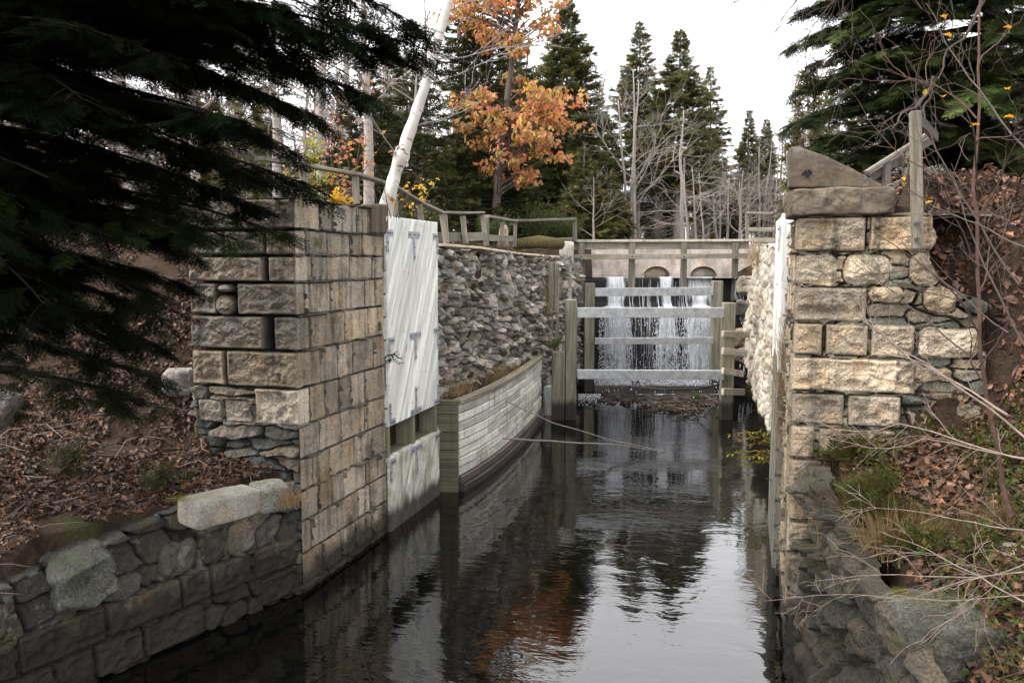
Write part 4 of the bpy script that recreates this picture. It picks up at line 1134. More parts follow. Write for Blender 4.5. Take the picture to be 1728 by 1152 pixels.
# ================================================================== FLOATING AND LYING ODDMENTS
def stick(name, pts, r0, r1, mat, label, cat="branch"):
    pts = np.array(pts); u = np.linspace(0, 1, len(pts)); uu = np.linspace(0, 1, 24)
    q = np.stack([np.interp(uu, u, pts[:, k]) for k in range(3)], 1); q += .012 * np.stack([fbm(uu * 6, 0 * uu, k * 3.0, 3, 9) for k in range(3)], 1)
    v, f, g = tube(q, np.linspace(r0, r1, 24), 6)
    return tag(MB().add(v, f, 1, g).build(name, M[mat], None, True), label, cat)
stick("fallen_pole", [P(853, 676, 16.9), P(930, 712, 17.3), P(1030, 742, 17.9), P(1160, 767, 18.6)], .016, .008, 'pale_bark', "upper bare pole reaching from the breast wall down to the water")
stick("fallen_pole", [P(849, 739, 16.6), P(960, 746, 17.3), P(1060, 752, 18.1), P(1162, 767, 18.9)], .022, .009, 'pale_bark', "lower nearly level bare pole lying from the breast wall onto the water")
stick("hose", [P(1060, 652, 25.6), P(1120, 657, 25.2), P(1180, 656, 24.2), P(1222, 645, 22.6)], .03, .03, 'hose', "black hose sagging from the right front post to the sill beam", "hose")
mb = MB(); RN = np.random.default_rng(8)
for k in range(240):
    px, py = RN.normal(1150, 42), 676 + abs(RN.normal(0, 12)) - 6
    if px < 1075 or px > 1218 or py > 703: continue
    c_ = onz(px, py, .02 + .10 * RN.random()); d = rnd_dirs(1, -.15, .2)[0]; L_ = RN.uniform(.12, .7)
    v, f, g = tube([c_ - d * L_ / 2, c_ + d * L_ * .1 + RN.normal(0, .02, 3), c_ + d * L_ / 2], RN.uniform(.006, .02), 5); mb.add(v, f, RN.uniform(.3, 1.6) * np.ones(3), g)
for k in range(130):
    px, py = RN.uniform(1010, 1212), 667 + abs(RN.normal(0, 7))
    rock(mb, onz(px, py, .0), RN.uniform(.1, .34, 3) * np.array([1, 1, .6]), k, .02, 6, np.array([.8, .75, .7]) * RN.uniform(.25, .9), RN.uniform(0, 3), 4)
tag(mb.build("debris_bar", M['twig']), "low bar of sticks, stones and leaves below the falls", "debris", kind="stuff")
for n_, (px, py, c_) in enumerate(((790, 0, 0),)): pass
lg = MB(); v, f, g = tube([P(868, 412, 24.6), P(910, 409, 25.0), P(948, 411, 25.4)], [.15, .19, .16], 12); lg.add(v + .03 * np.stack([fbm(v[:, 0] * 4, v[:, 1] * 4, v[:, 2] * 4 + k_, 3, 3) for k_ in (0, 5, 9)], 1), f, (1.0, 1.0, .55), g)
tag(lg.build("mossy_log", M['bark'], None, True), "mossy fallen log lying below the level handrail", "log")
sp = MB(); c_ = P(849, 418, 22.5); v, f, g = tube([c_, c_ + (0, 0, .25), c_ + (.03, 0, .5), c_ + (.05, 0, .62)], [.17, .13, .12, .05], 10); sp.add(v, f, (1.3, 1.1, 1), g)
tag(sp.build("tree_stump", M['grey_bark'], None, True), "pale jagged tree stump beside the middle handrail", "stump")
wt = MB(); beam(wt, P(1159, 405, 38), P(1159, 384, 38), .12, .12, fwd); tag(wt.build("white_stake", M['white_wood']), "short white stake standing beyond the footbridge", "stake")
# two wooden blocks on the left pier's far shoulder
for k, (px, py, D, w_, h_) in enumerate(((625, 371, 12.3, .12, .33), (640, 369, 12.45, .15, .36))):
    mb = MB(); c_ = onx(px, py + 12, -5.30); beam(mb, (c_[0], c_[1], 4.60), (c_[0], c_[1], 5.02 + .02 * k), .26, .2, (1, 0, 0), .02, (.5, .4, .33)); tag(mb.build("timber_stub", M['cap_wood']), ["brown upright timber stub on the pier's far shoulder", "reddish timber stub touching the top of the white gate"][k], "timber")

# ================================================================== TREES
# a flat evergreen sprig: a short stem and narrow needle-clad fingers (x is outward)
def sprig(nf=6, L=1.0, w_=.10, seed=1, needles=0):
    R_ = np.random.default_rng(seed); V, F = [], []
    def blade(a, d, ln, wd, nz=0.0):
        d = np.array(d) / np.linalg.norm(d); s = np.cross(d, [0, 0, 1.0]); s = s / np.linalg.norm(s) * wd
        o = len(V); z = np.array([0, 0, nz])
        V.extend([a, a + d * ln * .45 + s + z, a + d * ln + z * .2, a + d * ln * .45 - s + z]); F.append([o, o + 1, o + 2, o + 3])
    blade(np.zeros(3), (1, 0, 0), L, w_ * .7)
    for k in range(nf):
        u = (k + .5) / nf; sg = 1 if k % 2 else -1
        blade(np.array([u * L * .85, 0, 0]), (1, sg * R_.uniform(.7, 1.2), R_.uniform(-.25, .25)), L * (.55 - .3 * u) * R_.uniform(.8, 1.2), w_ * R_.uniform(.5, .8), R_.uniform(-.03, .03))
    return np.array(V), np.array(F)
SPR = [sprig(7, 1.0, .085, s) for s in range(4)]

def conifer(h, r, z0, seed, label, mat='needle', levels=None, spr=.34, dens=1.0, droop=.35, sparse=0.0, trunk_r=None, top_pow=.85, col=(1, 1, 1), dead=True, bark='bark', loc=(0, 0, 0), group=None, lean=0.0):
    R_ = np.random.default_rng(seed)
    root = thing("spruce_tree", label, "tree", (0, 0, 0), group)
    tr = trunk_r or h * .012 + .03
    zz = np.linspace(-.5, h, 14); wob = np.stack([.05 * h / 12 * fbm(zz * .25 + seed, 0 * zz, k, 2, seed) for k in (0, 5)], 1)
    wob[:, 0] += lean * zz
    pts = np.c_[wob, zz]; rad = tr * (1 - .93 * np.clip(zz / h, 0, 1)) + .008
    v, f, g = tube(pts, rad, 8); tm = MB().add(v, f, 1, g)
    def tp(z): return np.stack([np.interp(z, zz, pts[:, 0]), np.interp(z, zz, pts[:, 1]), z], -1)
    cm = MB(); dm = MB()
    pos, dr, upv, sc, cl = [], [], [], [], []
    z = z0
    while z < h - .15:
        t_ = (z - z0) / (h - z0)
        Lm = r * (1 - t_) ** top_pow * (1 - .25 * max(0, .18 - t_) / .18)
        nb = max(4, int(round((7.5 - 3 * t_) * dens)))
        a0 = R_.uniform(0, 6.28)
        for k in range(nb):
            if R_.random() < sparse * .6: continue
            az = a0 + k * 2 * math.pi / nb + R_.normal(0, .25)
            L = max(.18, Lm * R_.uniform(.62, 1.12)); el = math.radians(18 * t_ + R_.normal(-8, 6) + (25 if t_ > .85 else 0))
            d = np.array([math.cos(az), math.sin(az), 0]); side = np.array([-d[1], d[0], 0])
            u = np.linspace(0, 1, 6)
            c_ = tp(z)[None] + d * (L * u * math.cos(el))[:, None] + np.array([0, 0, 1]) * (L * (math.sin(el) * u - droop * u * (1 - .75 * u)))[:, None]
            v, f, g = tube(c_, np.linspace(.012 + .007 * L, .004, 6), 4); tm.add(v, f, .8, g)
            n = int(L * 24 * dens * (1 - sparse * .5) * (.34 / spr) ** 1.3) + 5
            us = R_.random(n) ** .65; us = np.clip(us * (1 - sparse * .1) + sparse * .12, 0.05, 1)
            base = np.stack([np.interp(us, u, c_[:, q]) for q in range(3)], 1)
            sd = R_.normal(0, 1, n); wdt = .26 * L * (1.05 - us) + .05
            base = base + side * (np.clip(sd, -1.6, 1.6) * wdt * .55)[:, None] + np.array([0, 0, 1]) * (-np.abs(sd) * wdt * .12 + R_.normal(0, .04, n))[:, None]
            pos.append(base); dr.append(d * .8 + side * np.clip(sd, -1.5, 1.5)[:, None] * .75 + np.stack([0 * us, 0 * us, R_.normal(-.12, .25, n) + .2 * t_], 1) + R_.normal(0, .15, (n, 3)))
            sc.append(spr * R_.uniform(.6, 1.15, n) * (.6 + .4 * min(1, L / 1.0)))
            b_ = R_.uniform(.6, 1.3) * R_.uniform(.75, 1.25, n); wm = R_.uniform(-.12, .28) + R_.normal(0, .1, n)
            cl.append(np.stack([b_ * (1 + wm), b_, b_ * (1 - .5 * np.abs(wm))], 1))
        z += (.26 + .018 * h * (1 - t_) * .8) * R_.uniform(.75, 1.25) / max(.6, dens ** .5)
    top = tp(np.array([h]))[0]
    pos.append(np.tile(top, (8, 1)) - np.c_[np.zeros((8, 2)), R_.uniform(0, .5, 8)]); dr.append(np.c_[R_.normal(0, .4, (8, 2)), np.ones(8)]); sc.append(np.full(8, spr * .7)); cl.append(np.ones((8, 3)))
    pos, dr, sc, cl = map(np.concatenate, (pos, dr, sc, cl))
    cl = np.clip(cl, .15, 2) * np.array(col)
    Rm = frames(dr, None, .5)
    pick = R_.integers(0, len(SPR), len(pos))
    for q, (tv, tf) in enumerate(SPR):
        m = pick == q; scatter(cm, tv, tf, pos[m], Rm[m], sc[m], cl[m])
    if dead and z0 > .8:
        for k in range(int(z0 * 7)):
            zb = R_.uniform(.5, z0 + .5); az = R_.uniform(0, 6.28); L = R_.uniform(.5, 1.0) * r * .75
            u = np.linspace(0, 1, 6); d = np.array([math.cos(az), math.sin(az), 0]); sd2 = np.array([-d[1], d[0], 0])
            q = tp(zb)[None] + d * (L * u)[:, None] + np.array([0, 0, 1]) * (-.3 * L * u + .2 * L * u * u)[:, None] + sd2 * (R_.normal(0, .15) * L * u * u)[:, None]
            v, f, g = tube(q, np.linspace(.016, .004, 6), 4); dm.add(v, f, R_.uniform(.6, 1.3), g)
            for _ in range(4):
                uu = R_.uniform(.3, .95); b0 = np.array([np.interp(uu, u, q[:, w2]) for w2 in range(3)]); e = b0 + d * L * .22 + sd2 * R_.choice([-1, 1]) * L * .2 + np.array([0, 0, R_.uniform(-.25, .1) * L * .4])
                v, f, g = tube([b0, (b0 + e) / 2 + R_.normal(0, .02, 3), e], [.006, .004, .002], 3); dm.add(v, f, R_.uniform(.6, 1.3), g)
        dm.build("dead_branches", M['grey_bark'], root)
    tm.build("trunk", M[bark], root, True); cm.build("crown", M[mat], root)
    root.location = tuple(float(x) for x in loc)
    return root

def branch_tree(R_, mb, p, d, L, r, depth, tips, spread=.55, up=.12, nb=(2, 4), seg=6, col=(1, 1, 1), sag=0.0, shrink=.68, minr=.003, sides=(7, 5, 4, 3, 3)):
    """A limb with a crooked line; children leave along its outer two thirds."""
    d = d / np.linalg.norm(d); pts = [p.copy()]; dd = d.copy(); dirs = [dd.copy()]
    for k in range(seg):
        dd = dd + R_.normal(0, .10 + .03 * depth, 3) + np.array([0, 0, up - sag * (k / seg)]) * .35
        dd /= np.linalg.norm(dd); pts.append(pts[-1] + dd * L / seg); dirs.append(dd.copy())
    pts = np.array(pts)
    v, f, g = tube(pts, np.linspace(r, max(r * .45, minr), seg + 1), sides[min(depth, 4)]); mb.add(v, f, np.array(col) * R_.uniform(.8, 1.2), g)
    if depth >= tips['max']:
        tips['pts'].append((pts[-1], dirs[-1])); tips['pts'].append((pts[seg // 2], dirs[seg // 2])); return
    n = R_.integers(nb[0], nb[1] + 1)
    for k in range(n + 1):
        u = 1.0 if k == n else R_.uniform(.3, .97)
        b0 = np.array([np.interp(u * seg, np.arange(seg + 1), pts[:, q]) for q in range(3)]); bd = dirs[min(seg, int(u * seg))]
        ax = rnd_dirs(1)[0] if False else np.array(R_.normal(0, 1, 3)); ax -= bd * (ax @ bd); ax /= np.linalg.norm(ax)
        nd = bd * math.cos(spread) + ax * math.sin(spread) * R_.uniform(.7, 1.3)
        branch_tree(R_, mb, b0, nd, L * shrink * R_.uniform(.7, 1.1) * (1 if u < 1 else 1), max(r * (.55 if u < 1 else .45), minr), depth + 1, tips, spread, up, nb, seg, col, sag, shrink, minr, sides)

def bare_tree(h, r, seed, label, mat='pale_bark', loc=(0, 0, 0), depth=4, stems=1, clear=.25, nbr=16, group=None, name="bare_tree", spread=.6, reach=.33, lean=(0, 0), droop=0.0):
    R_ = np.random.default_rng(seed); root = thing(name, label, "tree", (0, 0, 0), group)
    tm, bm = MB(), MB()
    for s_ in range(stems):
        zz = np.linspace(-.4, h * (1 - .08 * s_), 12); ln = np.array(lean) + R_.normal(0, .05, 2) * (stems > 1)
        off = R_.normal(0, .18, 2) * (stems > 1)
        pts = np.stack([off[0] + ln[0] * zz + .1 * fbm(zz * .4 + seed, 0 * zz, s_, 2, seed), off[1] + ln[1] * zz + .1 * fbm(zz * .4, 0 * zz + 9, s_, 2, seed), zz], 1)
        v, f, g = tube(pts, r * (1 - .9 * np.clip(zz / h, 0, 1)) * (1 - .2 * s_) + .006, 8); tm.add(v, f, 1, g)
        tips = {'max': depth, 'pts': []}
        for k in range(nbr):
            z = h * (clear + (.97 - clear) * (k + R_.random()) / nbr); az = R_.uniform(0, 6.28); t_ = (z / h)
            p = np.array([np.interp(z, zz, pts[:, q]) for q in range(3)])
            d = np.array([math.cos(az), math.sin(az), R_.uniform(.25, .9) - droop])
            branch_tree(R_, bm, p, d, h * reach * (1.1 - .75 * t_) * R_.uniform(.6, 1.1), r * .22 * (1.15 - t_) + .003, 1, tips, spread, .14 - droop * .3, (2, 3), 5, sag=droop)
    tm.build("trunk", M[mat], root, True); bm.build("branches", M[mat], root)
    root.location = tuple(float(x) for x in loc); return root

def place(px, py, D):                        # where a trunk stands: on the ground under a sight line
    p = P(px, py, D); return np.array([p[0], p[1], float(ground_z(p[0], p[1])) - .05])
def height_to(px, py, D, base): return P(px, py, D)[2] - base[2]

# ---- spruces beyond the dam
specs = [(957, 8, 44, 3.7, .2, 1.4, .25, "tallest dark spruce beyond the dam, right of the orange oak", 101, 0.0),
         (1074, 46, 50, 2.8, .33, 1.5, .3, "spruce with a tufted tip standing behind the pale multi-stemmed bare tree", 102, .25),
         (1140, 60, 46, 3.0, .30, 1.6, .3, "full spruce with a grey bare lower trunk, middle of the group beyond the dam", 103, .2),
         (1194, 118, 55, 2.3, .2, 1.4, .25, "thin see-through spruce on the right of the group beyond the dam", 104, .25),
         (1258, 190, 74, 2.2, .2, 1.5, .3, "small distant spruce, left one of the pair near the sloping block", 105, .1),
         (1288, 204, 78, 2.3, .18, 1.5, .3, "small distant spruce, right one of the pair near the sloping block", 106, .1)]
for px, py, D, r_, cz, de, dp, lab, sd_, sp_ in specs:
    b_ = place(px, 405, D); h_ = height_to(px, py, D, b_)
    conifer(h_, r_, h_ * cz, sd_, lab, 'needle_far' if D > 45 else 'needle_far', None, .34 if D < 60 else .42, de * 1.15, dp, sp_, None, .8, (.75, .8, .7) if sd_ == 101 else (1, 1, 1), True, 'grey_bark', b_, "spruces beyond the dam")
extra = [(1010, 150, 60, 2.5, .2, 111, "slim spruce half hidden between the tallest spruce and the pale bare tree"), (1110, 170, 62, 2.7, .2, 112, "back spruce filling the gap between the two mid group spruces"),
         (1225, 300, 58, 1.6, .1, 113, "short young spruce beside the thin see-through spruce"), (1030, 290, 40, 1.5, .08, 114, "low bushy spruce at the feet of the pale bare tree"),
         (985, 250, 38, 1.9, .06, 115, "broad young spruce beside the level handrail's end post"), (1200, 250, 68, 1.8, .15, 116, "faint spruce behind the grey twigs right of the group")]
for px, py, D, r_, cz, sd_, lab in extra:
    b_ = place(px, 405, D); h_ = height_to(px, py, D, b_)
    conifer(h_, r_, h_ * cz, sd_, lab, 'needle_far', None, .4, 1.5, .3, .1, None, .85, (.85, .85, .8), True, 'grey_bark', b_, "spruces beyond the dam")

# ---- dark conifers behind the birch and handrails
for px, py, D, r_, cz, sd_, lab, cc in [(690, 95, 24, 2.3, .12, 121, "dark fir right behind the leaning birch", .8), (620, 120, 21, 1.7, .1, 122, "dark fir left of the leaning birch", .6),
        (800, -60, 31, 2.9, .2, 123, "dark tall fir rising behind the orange oak", .75), (862, 296, 31, 2.3, .04, 124, "bushy dark fir under the orange leaves", .65), (770, 230, 29, 2.0, .12, 125, "dark fir under the left edge of the orange crown", .6),
        (925, 335, 33, 1.7, .03, 126, "low green fir left of the level handrail's end post", .9), (860, 60, 40, 2.6, .2, 127, "fir showing between the two orange crowns", 1.0), (560, 260, 26, 1.9, .1, 128, "dim fir behind the pier's hanging hemlock boughs", .7)]:
    b_ = place(px, 400, D); h_ = height_to(px, py, D, b_)
    conifer(h_, r_, max(.3, h_ * cz), sd_, lab, 'needle', None, .27, 1.25, .35, .12, None, .7, (cc * 1.1, cc, cc), True, 'bark', b_, "dark firs on the left bank")

# ---- bare trees
bt = [(1068, 120, 40, .14, 131, 3, "pale bare tree of several slender stems in front of the spruces", 'pale_bark', 3),
      (1148, 190, 42, .15, 132, 1, "grey bare tree with drooping boughs in front of the middle spruce", 'grey_bark', 4),
      (1215, 210, 50, .10, 133, 2, "fine twigged bare tree right of the spruce group", 'pale_bark', 3), (1284, 235, 46, .10, 134, 2, "pinkish grey bare tree left of the sloping block", 'pale_bark', 3),
      (1250, 290, 40, .08, 135, 3, "low tangle of pale bare stems behind the right end of the footbridge", 'pale_bark', 3), (1308, 200, 52, .1, 136, 2, "bare tree half hidden behind the sloping block", 'pale_bark', 3),
      (1000, 300, 36, .05, 137, 1, "thin bare sapling beside the level handrail's end post", 'pale_bark', 2), (1175, 270, 37, .07, 138, 3, "spreading low bare tree just behind the footbridge", 'pale_bark', 3)]
for px, py, D, r_, sd_, st, lab, mt, dp in bt:
    b_ = place(px, 405, D); h_ = height_to(px, py, D, b_)
    bare_tree(h_, r_, sd_, lab, mt, b_, 3, st, .12 if h_ < 6 else .22, 10, "bare trees beyond the dam", spread=.62, reach=.36 if h_ > 5 else .5, droop=.3 if sd_ in (132, 138) else 0)
for px, D, r_, py, sd_, lab in [(548, 22, .17, -200, 141, "thick grey trunk seen between hemlock boughs, left of the two"), (624, 19, .14, -150, 142, "slimmer grey trunk close behind the handrail's first post"), (470, 26, .16, -150, 143, "grey trunk glimpsed deep behind the hemlock"),
        (330, 24, .15, -150, 144, "grey trunk far behind the hemlock boughs on the left"), (215, 28, .16, -150, 145, "grey trunk behind the upper left hemlock boughs"), (590, 34, .15, -100, 146, "distant pale trunk between the two nearer grey trunks")]:
    b_ = place(px, 400, D); h_ = height_to(px, py, D, b_)
    bare_tree(h_, r_, sd_, lab, 'grey_bark', b_, 3, 1, .35, 14, "bare trees on the left bank", spread=.6, reach=.26)

# ---- leaning birch
bb = np.array([*onx(652, 352, -5.95)[:2], 4.5]); Db = (bb - C0) @ FW
root = thing("birch_tree", "white birch leaning right behind the white lock gate", "tree", bb)
ctr = [P(646, 372, Db), P(655, 340, Db), P(668, 296, Db + .1), P(683, 250, Db + .1), P(700, 200, Db + .15), P(719, 140, Db + .2), P(741, 60, Db + .2), P(757, 0, Db + .3), P(775, -80, Db + .4), P(800, -190, Db + .5)]
u = np.linspace(0, 1, len(ctr)); uu = np.linspace(0, 1, 50); q = np.stack([np.interp(uu, u, np.array(ctr)[:, k]) for k in range(3)], 1)
q[:, :2] += .02 * np.stack([fbm(uu * 9, uu * 0, k * 4.0, 3, 3) for k in (0, 1)], 1)
rad = np.linspace(.125, .06, 50) * (1 + .1 * vnoise(uu * 25, 0, 0, 4)) + .035 * np.exp(-((uu - .3) / .02) ** 2) + .05 * np.exp(-(uu / .05) ** 2)
v, f, g = tube(q, rad, 12); cm = MB().add(v, f, 1, g); RN = np.random.default_rng(5)
for k in range(26):                       # curls of loose bark round the broken branch scar
    c_ = q[15] + RN.normal(0, .05, 3) * (1, 1, 3); d = rnd_dirs(1, -1, .3)[0] * .13; s_ = np.cross(d, [0, 0, 1]) * .3
    cm.add([c_ - s_, c_ + s_, c_ + d + s_ * .7 + (0, 0, -.05), c_ + d - s_ * .7 + (0, 0, -.03)], np.array([[0, 1, 2, 3]]), RN.uniform(.5, 1))
cm.build("trunk", M['birch'], root, True)
bm = MB(); tips = {'max': 3, 'pts': []}; RB = np.random.default_rng(77)
for k, (i_, dx) in enumerate(((14, -1), (20, 1), (24, -1), (27, 1), (30, 1), (33, -1), (36, 1), (39, -1), (42, 1), (45, -1), (47, 1))):
    branch_tree(RB, bm, q[i_], RT * dx + np.array([0, 0, .35]) + RB.normal(0, .3, 3), RB.uniform(.8, 1.6), .016, 1, tips, .55, .1, (2, 4), 5)
bm.build("branches", M['pale_bark'], root)
br = thing("bare_sapling", "slim bare stem rising against the left side of the leaning birch", "sapling", P(693, 250, Db))
v, f, g = tube([P(648, 350, Db + .5), P(690, 235, Db + .5), P(701, 170, Db + .5), P(703, 125, Db + .5)], [.03, .03, .025, .012], 6); MB().add(v, f, 1, g).build("stem", M['grey_bark'], br)

# ---- oak still holding its orange leaves
def leaf_shape(lobes=3, L=1.0, W=.5, fold=.18, seed=0):
    u = np.linspace(0, 1, 2 * lobes + 2); prof = W * np.sin(np.pi * np.clip(u * .92 + .06, 0, 1)) * np.where(np.arange(len(u)) % 2, 1.0, .55)
    V = [(L * a, 0, -.10 * L * (2 * a - 1) ** 2) for a in u] + [(L * a, p, fold * p * 2) for a, p in zip(u, prof)] + [(L * a, -p, fold * p * 2) for a, p in zip(u, prof)]
    n = len(u); F = []
    for i in range(n - 1): F += [[i, i + 1, n + i + 1, n + i], [i + 1, i, 2 * n + i, 2 * n + i + 1]]
    return np.array(V), np.array(F)
OAK = [leaf_shape(3, 1, .36, .2), leaf_shape(2, 1, .42, .35)]
oak = thing("oak_tree", "oak still full of orange brown leaves behind the handrails", "tree", (0, 0, 0))
DO = 28.5; ob = place(838, 400, DO); R_ = np.random.default_rng(61)
tm, bm, lm = MB(), MB(), MB()
tq = np.array([ob - (0, 0, .4), P(836, 360, DO), P(842, 290, DO), P(850, 210, DO), P(862, 120, DO), P(872, 30, DO), P(880, -70, DO)])
v, f, g = tube(tq, [.17, .15, .13, .115, .1, .08, .05], 9); tm.add(v, f, 1, g)
blobs = [(800, 185, 40, 30), (850, 165, 60, 35), (880, 215, 65, 40), (930, 190, 55, 45), (968, 205, 28, 22), (915, 262, 40, 38), (850, 270, 45, 25), (905, 300, 22, 16), (820, 225, 35, 25), (945, 165, 25, 18),
         (850, 20, 60, 40), (900, 30, 40, 45), (790, 35, 35, 30), (880, -30, 70, 40), (860, 70, 30, 18), (575, 168, 24, 14), (820, -10, 60, 30)]
for bx, by, rx_, ry_ in blobs:
    if bx < 600: continue
    n = max(4, int(rx_ * ry_ / 95))
    for k in range(n):
        a_ = R_.uniform(0, 6.28); rr_ = math.sqrt(R_.random())
        tgt = P(bx + (1.25 if by > 100 else 1.45) * rx_ * rr_ * math.cos(a_), by + (1.15 if by > 100 else 1.4) * ry_ * rr_ * math.sin(a_), DO + R_.normal(0, 1) * rx_ / 60)
        zs = np.clip(tgt[2] - np.linalg.norm((tgt - tq[2])[:2]) * .5, tq[1][2] + .4, tq[-1][2]); st = np.array([np.interp(zs, tq[:, 2], tq[:, w2]) for w2 in range(3)])
        m_ = (st + tgt) / 2 + np.array([0, 0, .12]) * np.linalg.norm(tgt - st) + R_.normal(0, .12, 3)
        uq = np.linspace(0, 1, 8)[:, None]; cur = st * (1 - uq) ** 2 + 2 * m_ * uq * (1 - uq) + tgt * uq ** 2
        v, f, g = tube(cur, np.linspace(.03, .006, 8), 4); bm.add(v, f, 1, g)
        nl = int(R_.uniform(6, 30)); us = 1 - .3 * R_.random(nl) ** 1.4
        pp = np.stack([np.interp(us, uq[:, 0], cur[:, w2]) for w2 in range(3)], 1) + R_.normal(0, .11, (nl, 3)) * (1.2, 1.2, .6)
        dd = R_.normal(0, .7, (nl, 3)) + (0, 0, -.55)
        hue = np.stack([R_.uniform(.75, 1.25, nl), R_.uniform(.65, 1.4, nl), R_.uniform(.45, 1.3, nl)], 1)
        hue *= R_.uniform(.65, 1.3)
        w_ = R_.integers(0, 2, nl)
        for q_ in (0, 1): scatter(lm, *OAK[q_], pp[w_ == q_], frames(dd[w_ == q_], R_.normal(0, 1, (int((w_ == q_).sum()), 3))), R_.uniform(.13, .25, int((w_ == q_).sum())), hue[w_ == q_])
tm.build("trunk", M['twig'], oak, True); bm.build("branches", M['bark'], oak); lm.build("crown", M['oak_leaf'], oak)

# ---- shrubs with leaves
def leafy_shrub(label, base, h, w_, nst, nl, size, mat, seed, hue=((.8, 1.2), (.8, 1.2), (.7, 1.3)), name="shrub", twig='twig', cat="shrub", group=None, shapes=None):
    R_ = np.random.default_rng(seed); root = thing(name, label, cat, base, group); sm, lm = MB(), MB()
    for k in range(nst):
        az = R_.uniform(0, 6.28); d = np.array([math.cos(az), math.sin(az), 0]) * R_.uniform(.1, 1) * w_; L = R_.uniform(.6, 1) * h
        u = np.linspace(0, 1, 7)[:, None]; cur = base + d * u ** 1.4 + np.array([0, 0, 1]) * L * u + R_.normal(0, .02, (7, 3)) * h
        v, f, g = tube(cur, np.linspace(.012 * h ** .5, .003, 7), 4); sm.add(v, f, 1, g)
        us = .25 + .75 * R_.random(nl); pp = np.stack([np.interp(us, u[:, 0], cur[:, q]) for q in range(3)], 1) + R_.normal(0, .07 * w_ + .01, (nl, 3))
        hh = np.stack([R_.uniform(*a, nl) for a in hue], 1)
        scatter(lm, *(shapes or OAK[1]), pp, frames(R_.normal(0, 1, (nl, 3)) * (1, 1, .5), None, .6), R_.uniform(.6, 1.2, nl) * size, hh)
    sm.build("stems", M[twig], root); lm.build("leaves", M[mat], root); return root
PLAIN = leaf_shape(1, 1, .3, .2)
leafy_shrub("sapling with a few yellow leaves above the white gate's top", onx(706, 368, -6.4), 1.0, .6, 7, 12, .075, 'yellow_leaf', 1, name="leafy_sapling")
leafy_shrub("bright yellow leaved shrub on top of the left pier", np.array([*onx(566, 345, -6.2)[:2], 4.8]), .55, .25, 5, 22, .09, 'yellow_leaf', 2)
leafy_shrub("pale yellow green shrub under the hemlock boughs", place(510, 330, 15), 1.7, .8, 10, 26, .11, 'yellow_leaf', 3, ((.3, .6), (.45, .8), (.7, 1.3)))
leafy_shrub("orange leaved bough between the two grey trunks", place(585, 330, 18), 3.4, 1.3, 8, 26, .12, 'oak_leaf', 4, ((.5, 1.0), (.5, 1.0), (.5, 1.2)))
for k, (px, py, D, h_, lab) in enumerate([(700, 400, 20, 1.0, "green bush behind the three leaning handrail posts"), (905, 400, 29, 1.5, "light green bush behind the level handrail"), (955, 400, 31, 1.2, "olive bush at the level handrail's right end"), (830, 400, 26, 1.2, "grey green bush behind the pale stump")]):
    leafy_shrub(lab, place(px, py, D), h_, h_ * .8, 26, 60, .09, 'green_leaf', 20 + k, ((.7, 1.3), (.8, 1.3), (.7, 1.3)), "bush", cat="bush", group="bushes behind the handrails", shapes=PLAIN)
leafy_shrub("small green seedling on the ledge by the front posts", P(934, 590, 22.2), .35, .3, 6, 14, .1, 'green_leaf', 31, ((.8, 1.4), (1, 1.6), (.5, .8)), "seedling", cat="plant", shapes=PLAIN)
leafy_shrub("green sprout growing on the debris bar", onz(1175, 676, .05), .3, .22, 6, 10, .09, 'green_leaf', 32, ((.8, 1.2), (1, 1.6), (.6, .9)), "seedling", cat="plant", shapes=PLAIN)
for k, (px, py, D, az, lab) in enumerate([(1270, 738, 15.6, 0, "yellow leaved sprig poking over the water, upper one below the struts"), (1268, 770, 14.6, 0, "yellow leaved sprig poking over the water, lower one"), (664, 608, 11.6, 1, "small green sprig growing from the gap beside the white gate")]):
    R_ = np.random.default_rng(50 + k); root = thing("sprig", lab, "sprig", P(px + 25, py, D)); sm, lm = MB(), MB()
    for s_ in range(3 if k < 2 else 2):
        a_ = P(px + (38 if k < 2 else -14), py - 6 + 8 * s_, D); b_ = P(px + (-38 + 16 * s_ if k < 2 else 8), py - 3 + 9 * s_, D)
        u = np.linspace(0, 1, 6)[:, None]; cur = a_ + (b_ - a_) * u + np.array([0, 0, .05]) * np.sin(3.1 * u); v, f, g = tube(cur, np.linspace(.005, .002, 6), 4); sm.add(v, f, 1, g)
        nl = 34 if k < 2 else 14; us = R_.random(nl); pp = np.stack([np.interp(us, u[:, 0], cur[:, q]) for q in range(3)], 1)
        scatter(lm, *PLAIN, pp, frames((b_ - a_) * .6 + R_.normal(0, .4, (nl, 3)) * np.linalg.norm(b_ - a_)), R_.uniform(.05, .1, nl), np.stack([R_.uniform(.35, .6, nl), R_.uniform(.45, .75, nl), R_.uniform(.5, .9, nl)], 1))
    sm.build("stems", M['twig'], root); lm.build("leaves", M['yellow_leaf' if k < 2 else 'green_leaf'], root)

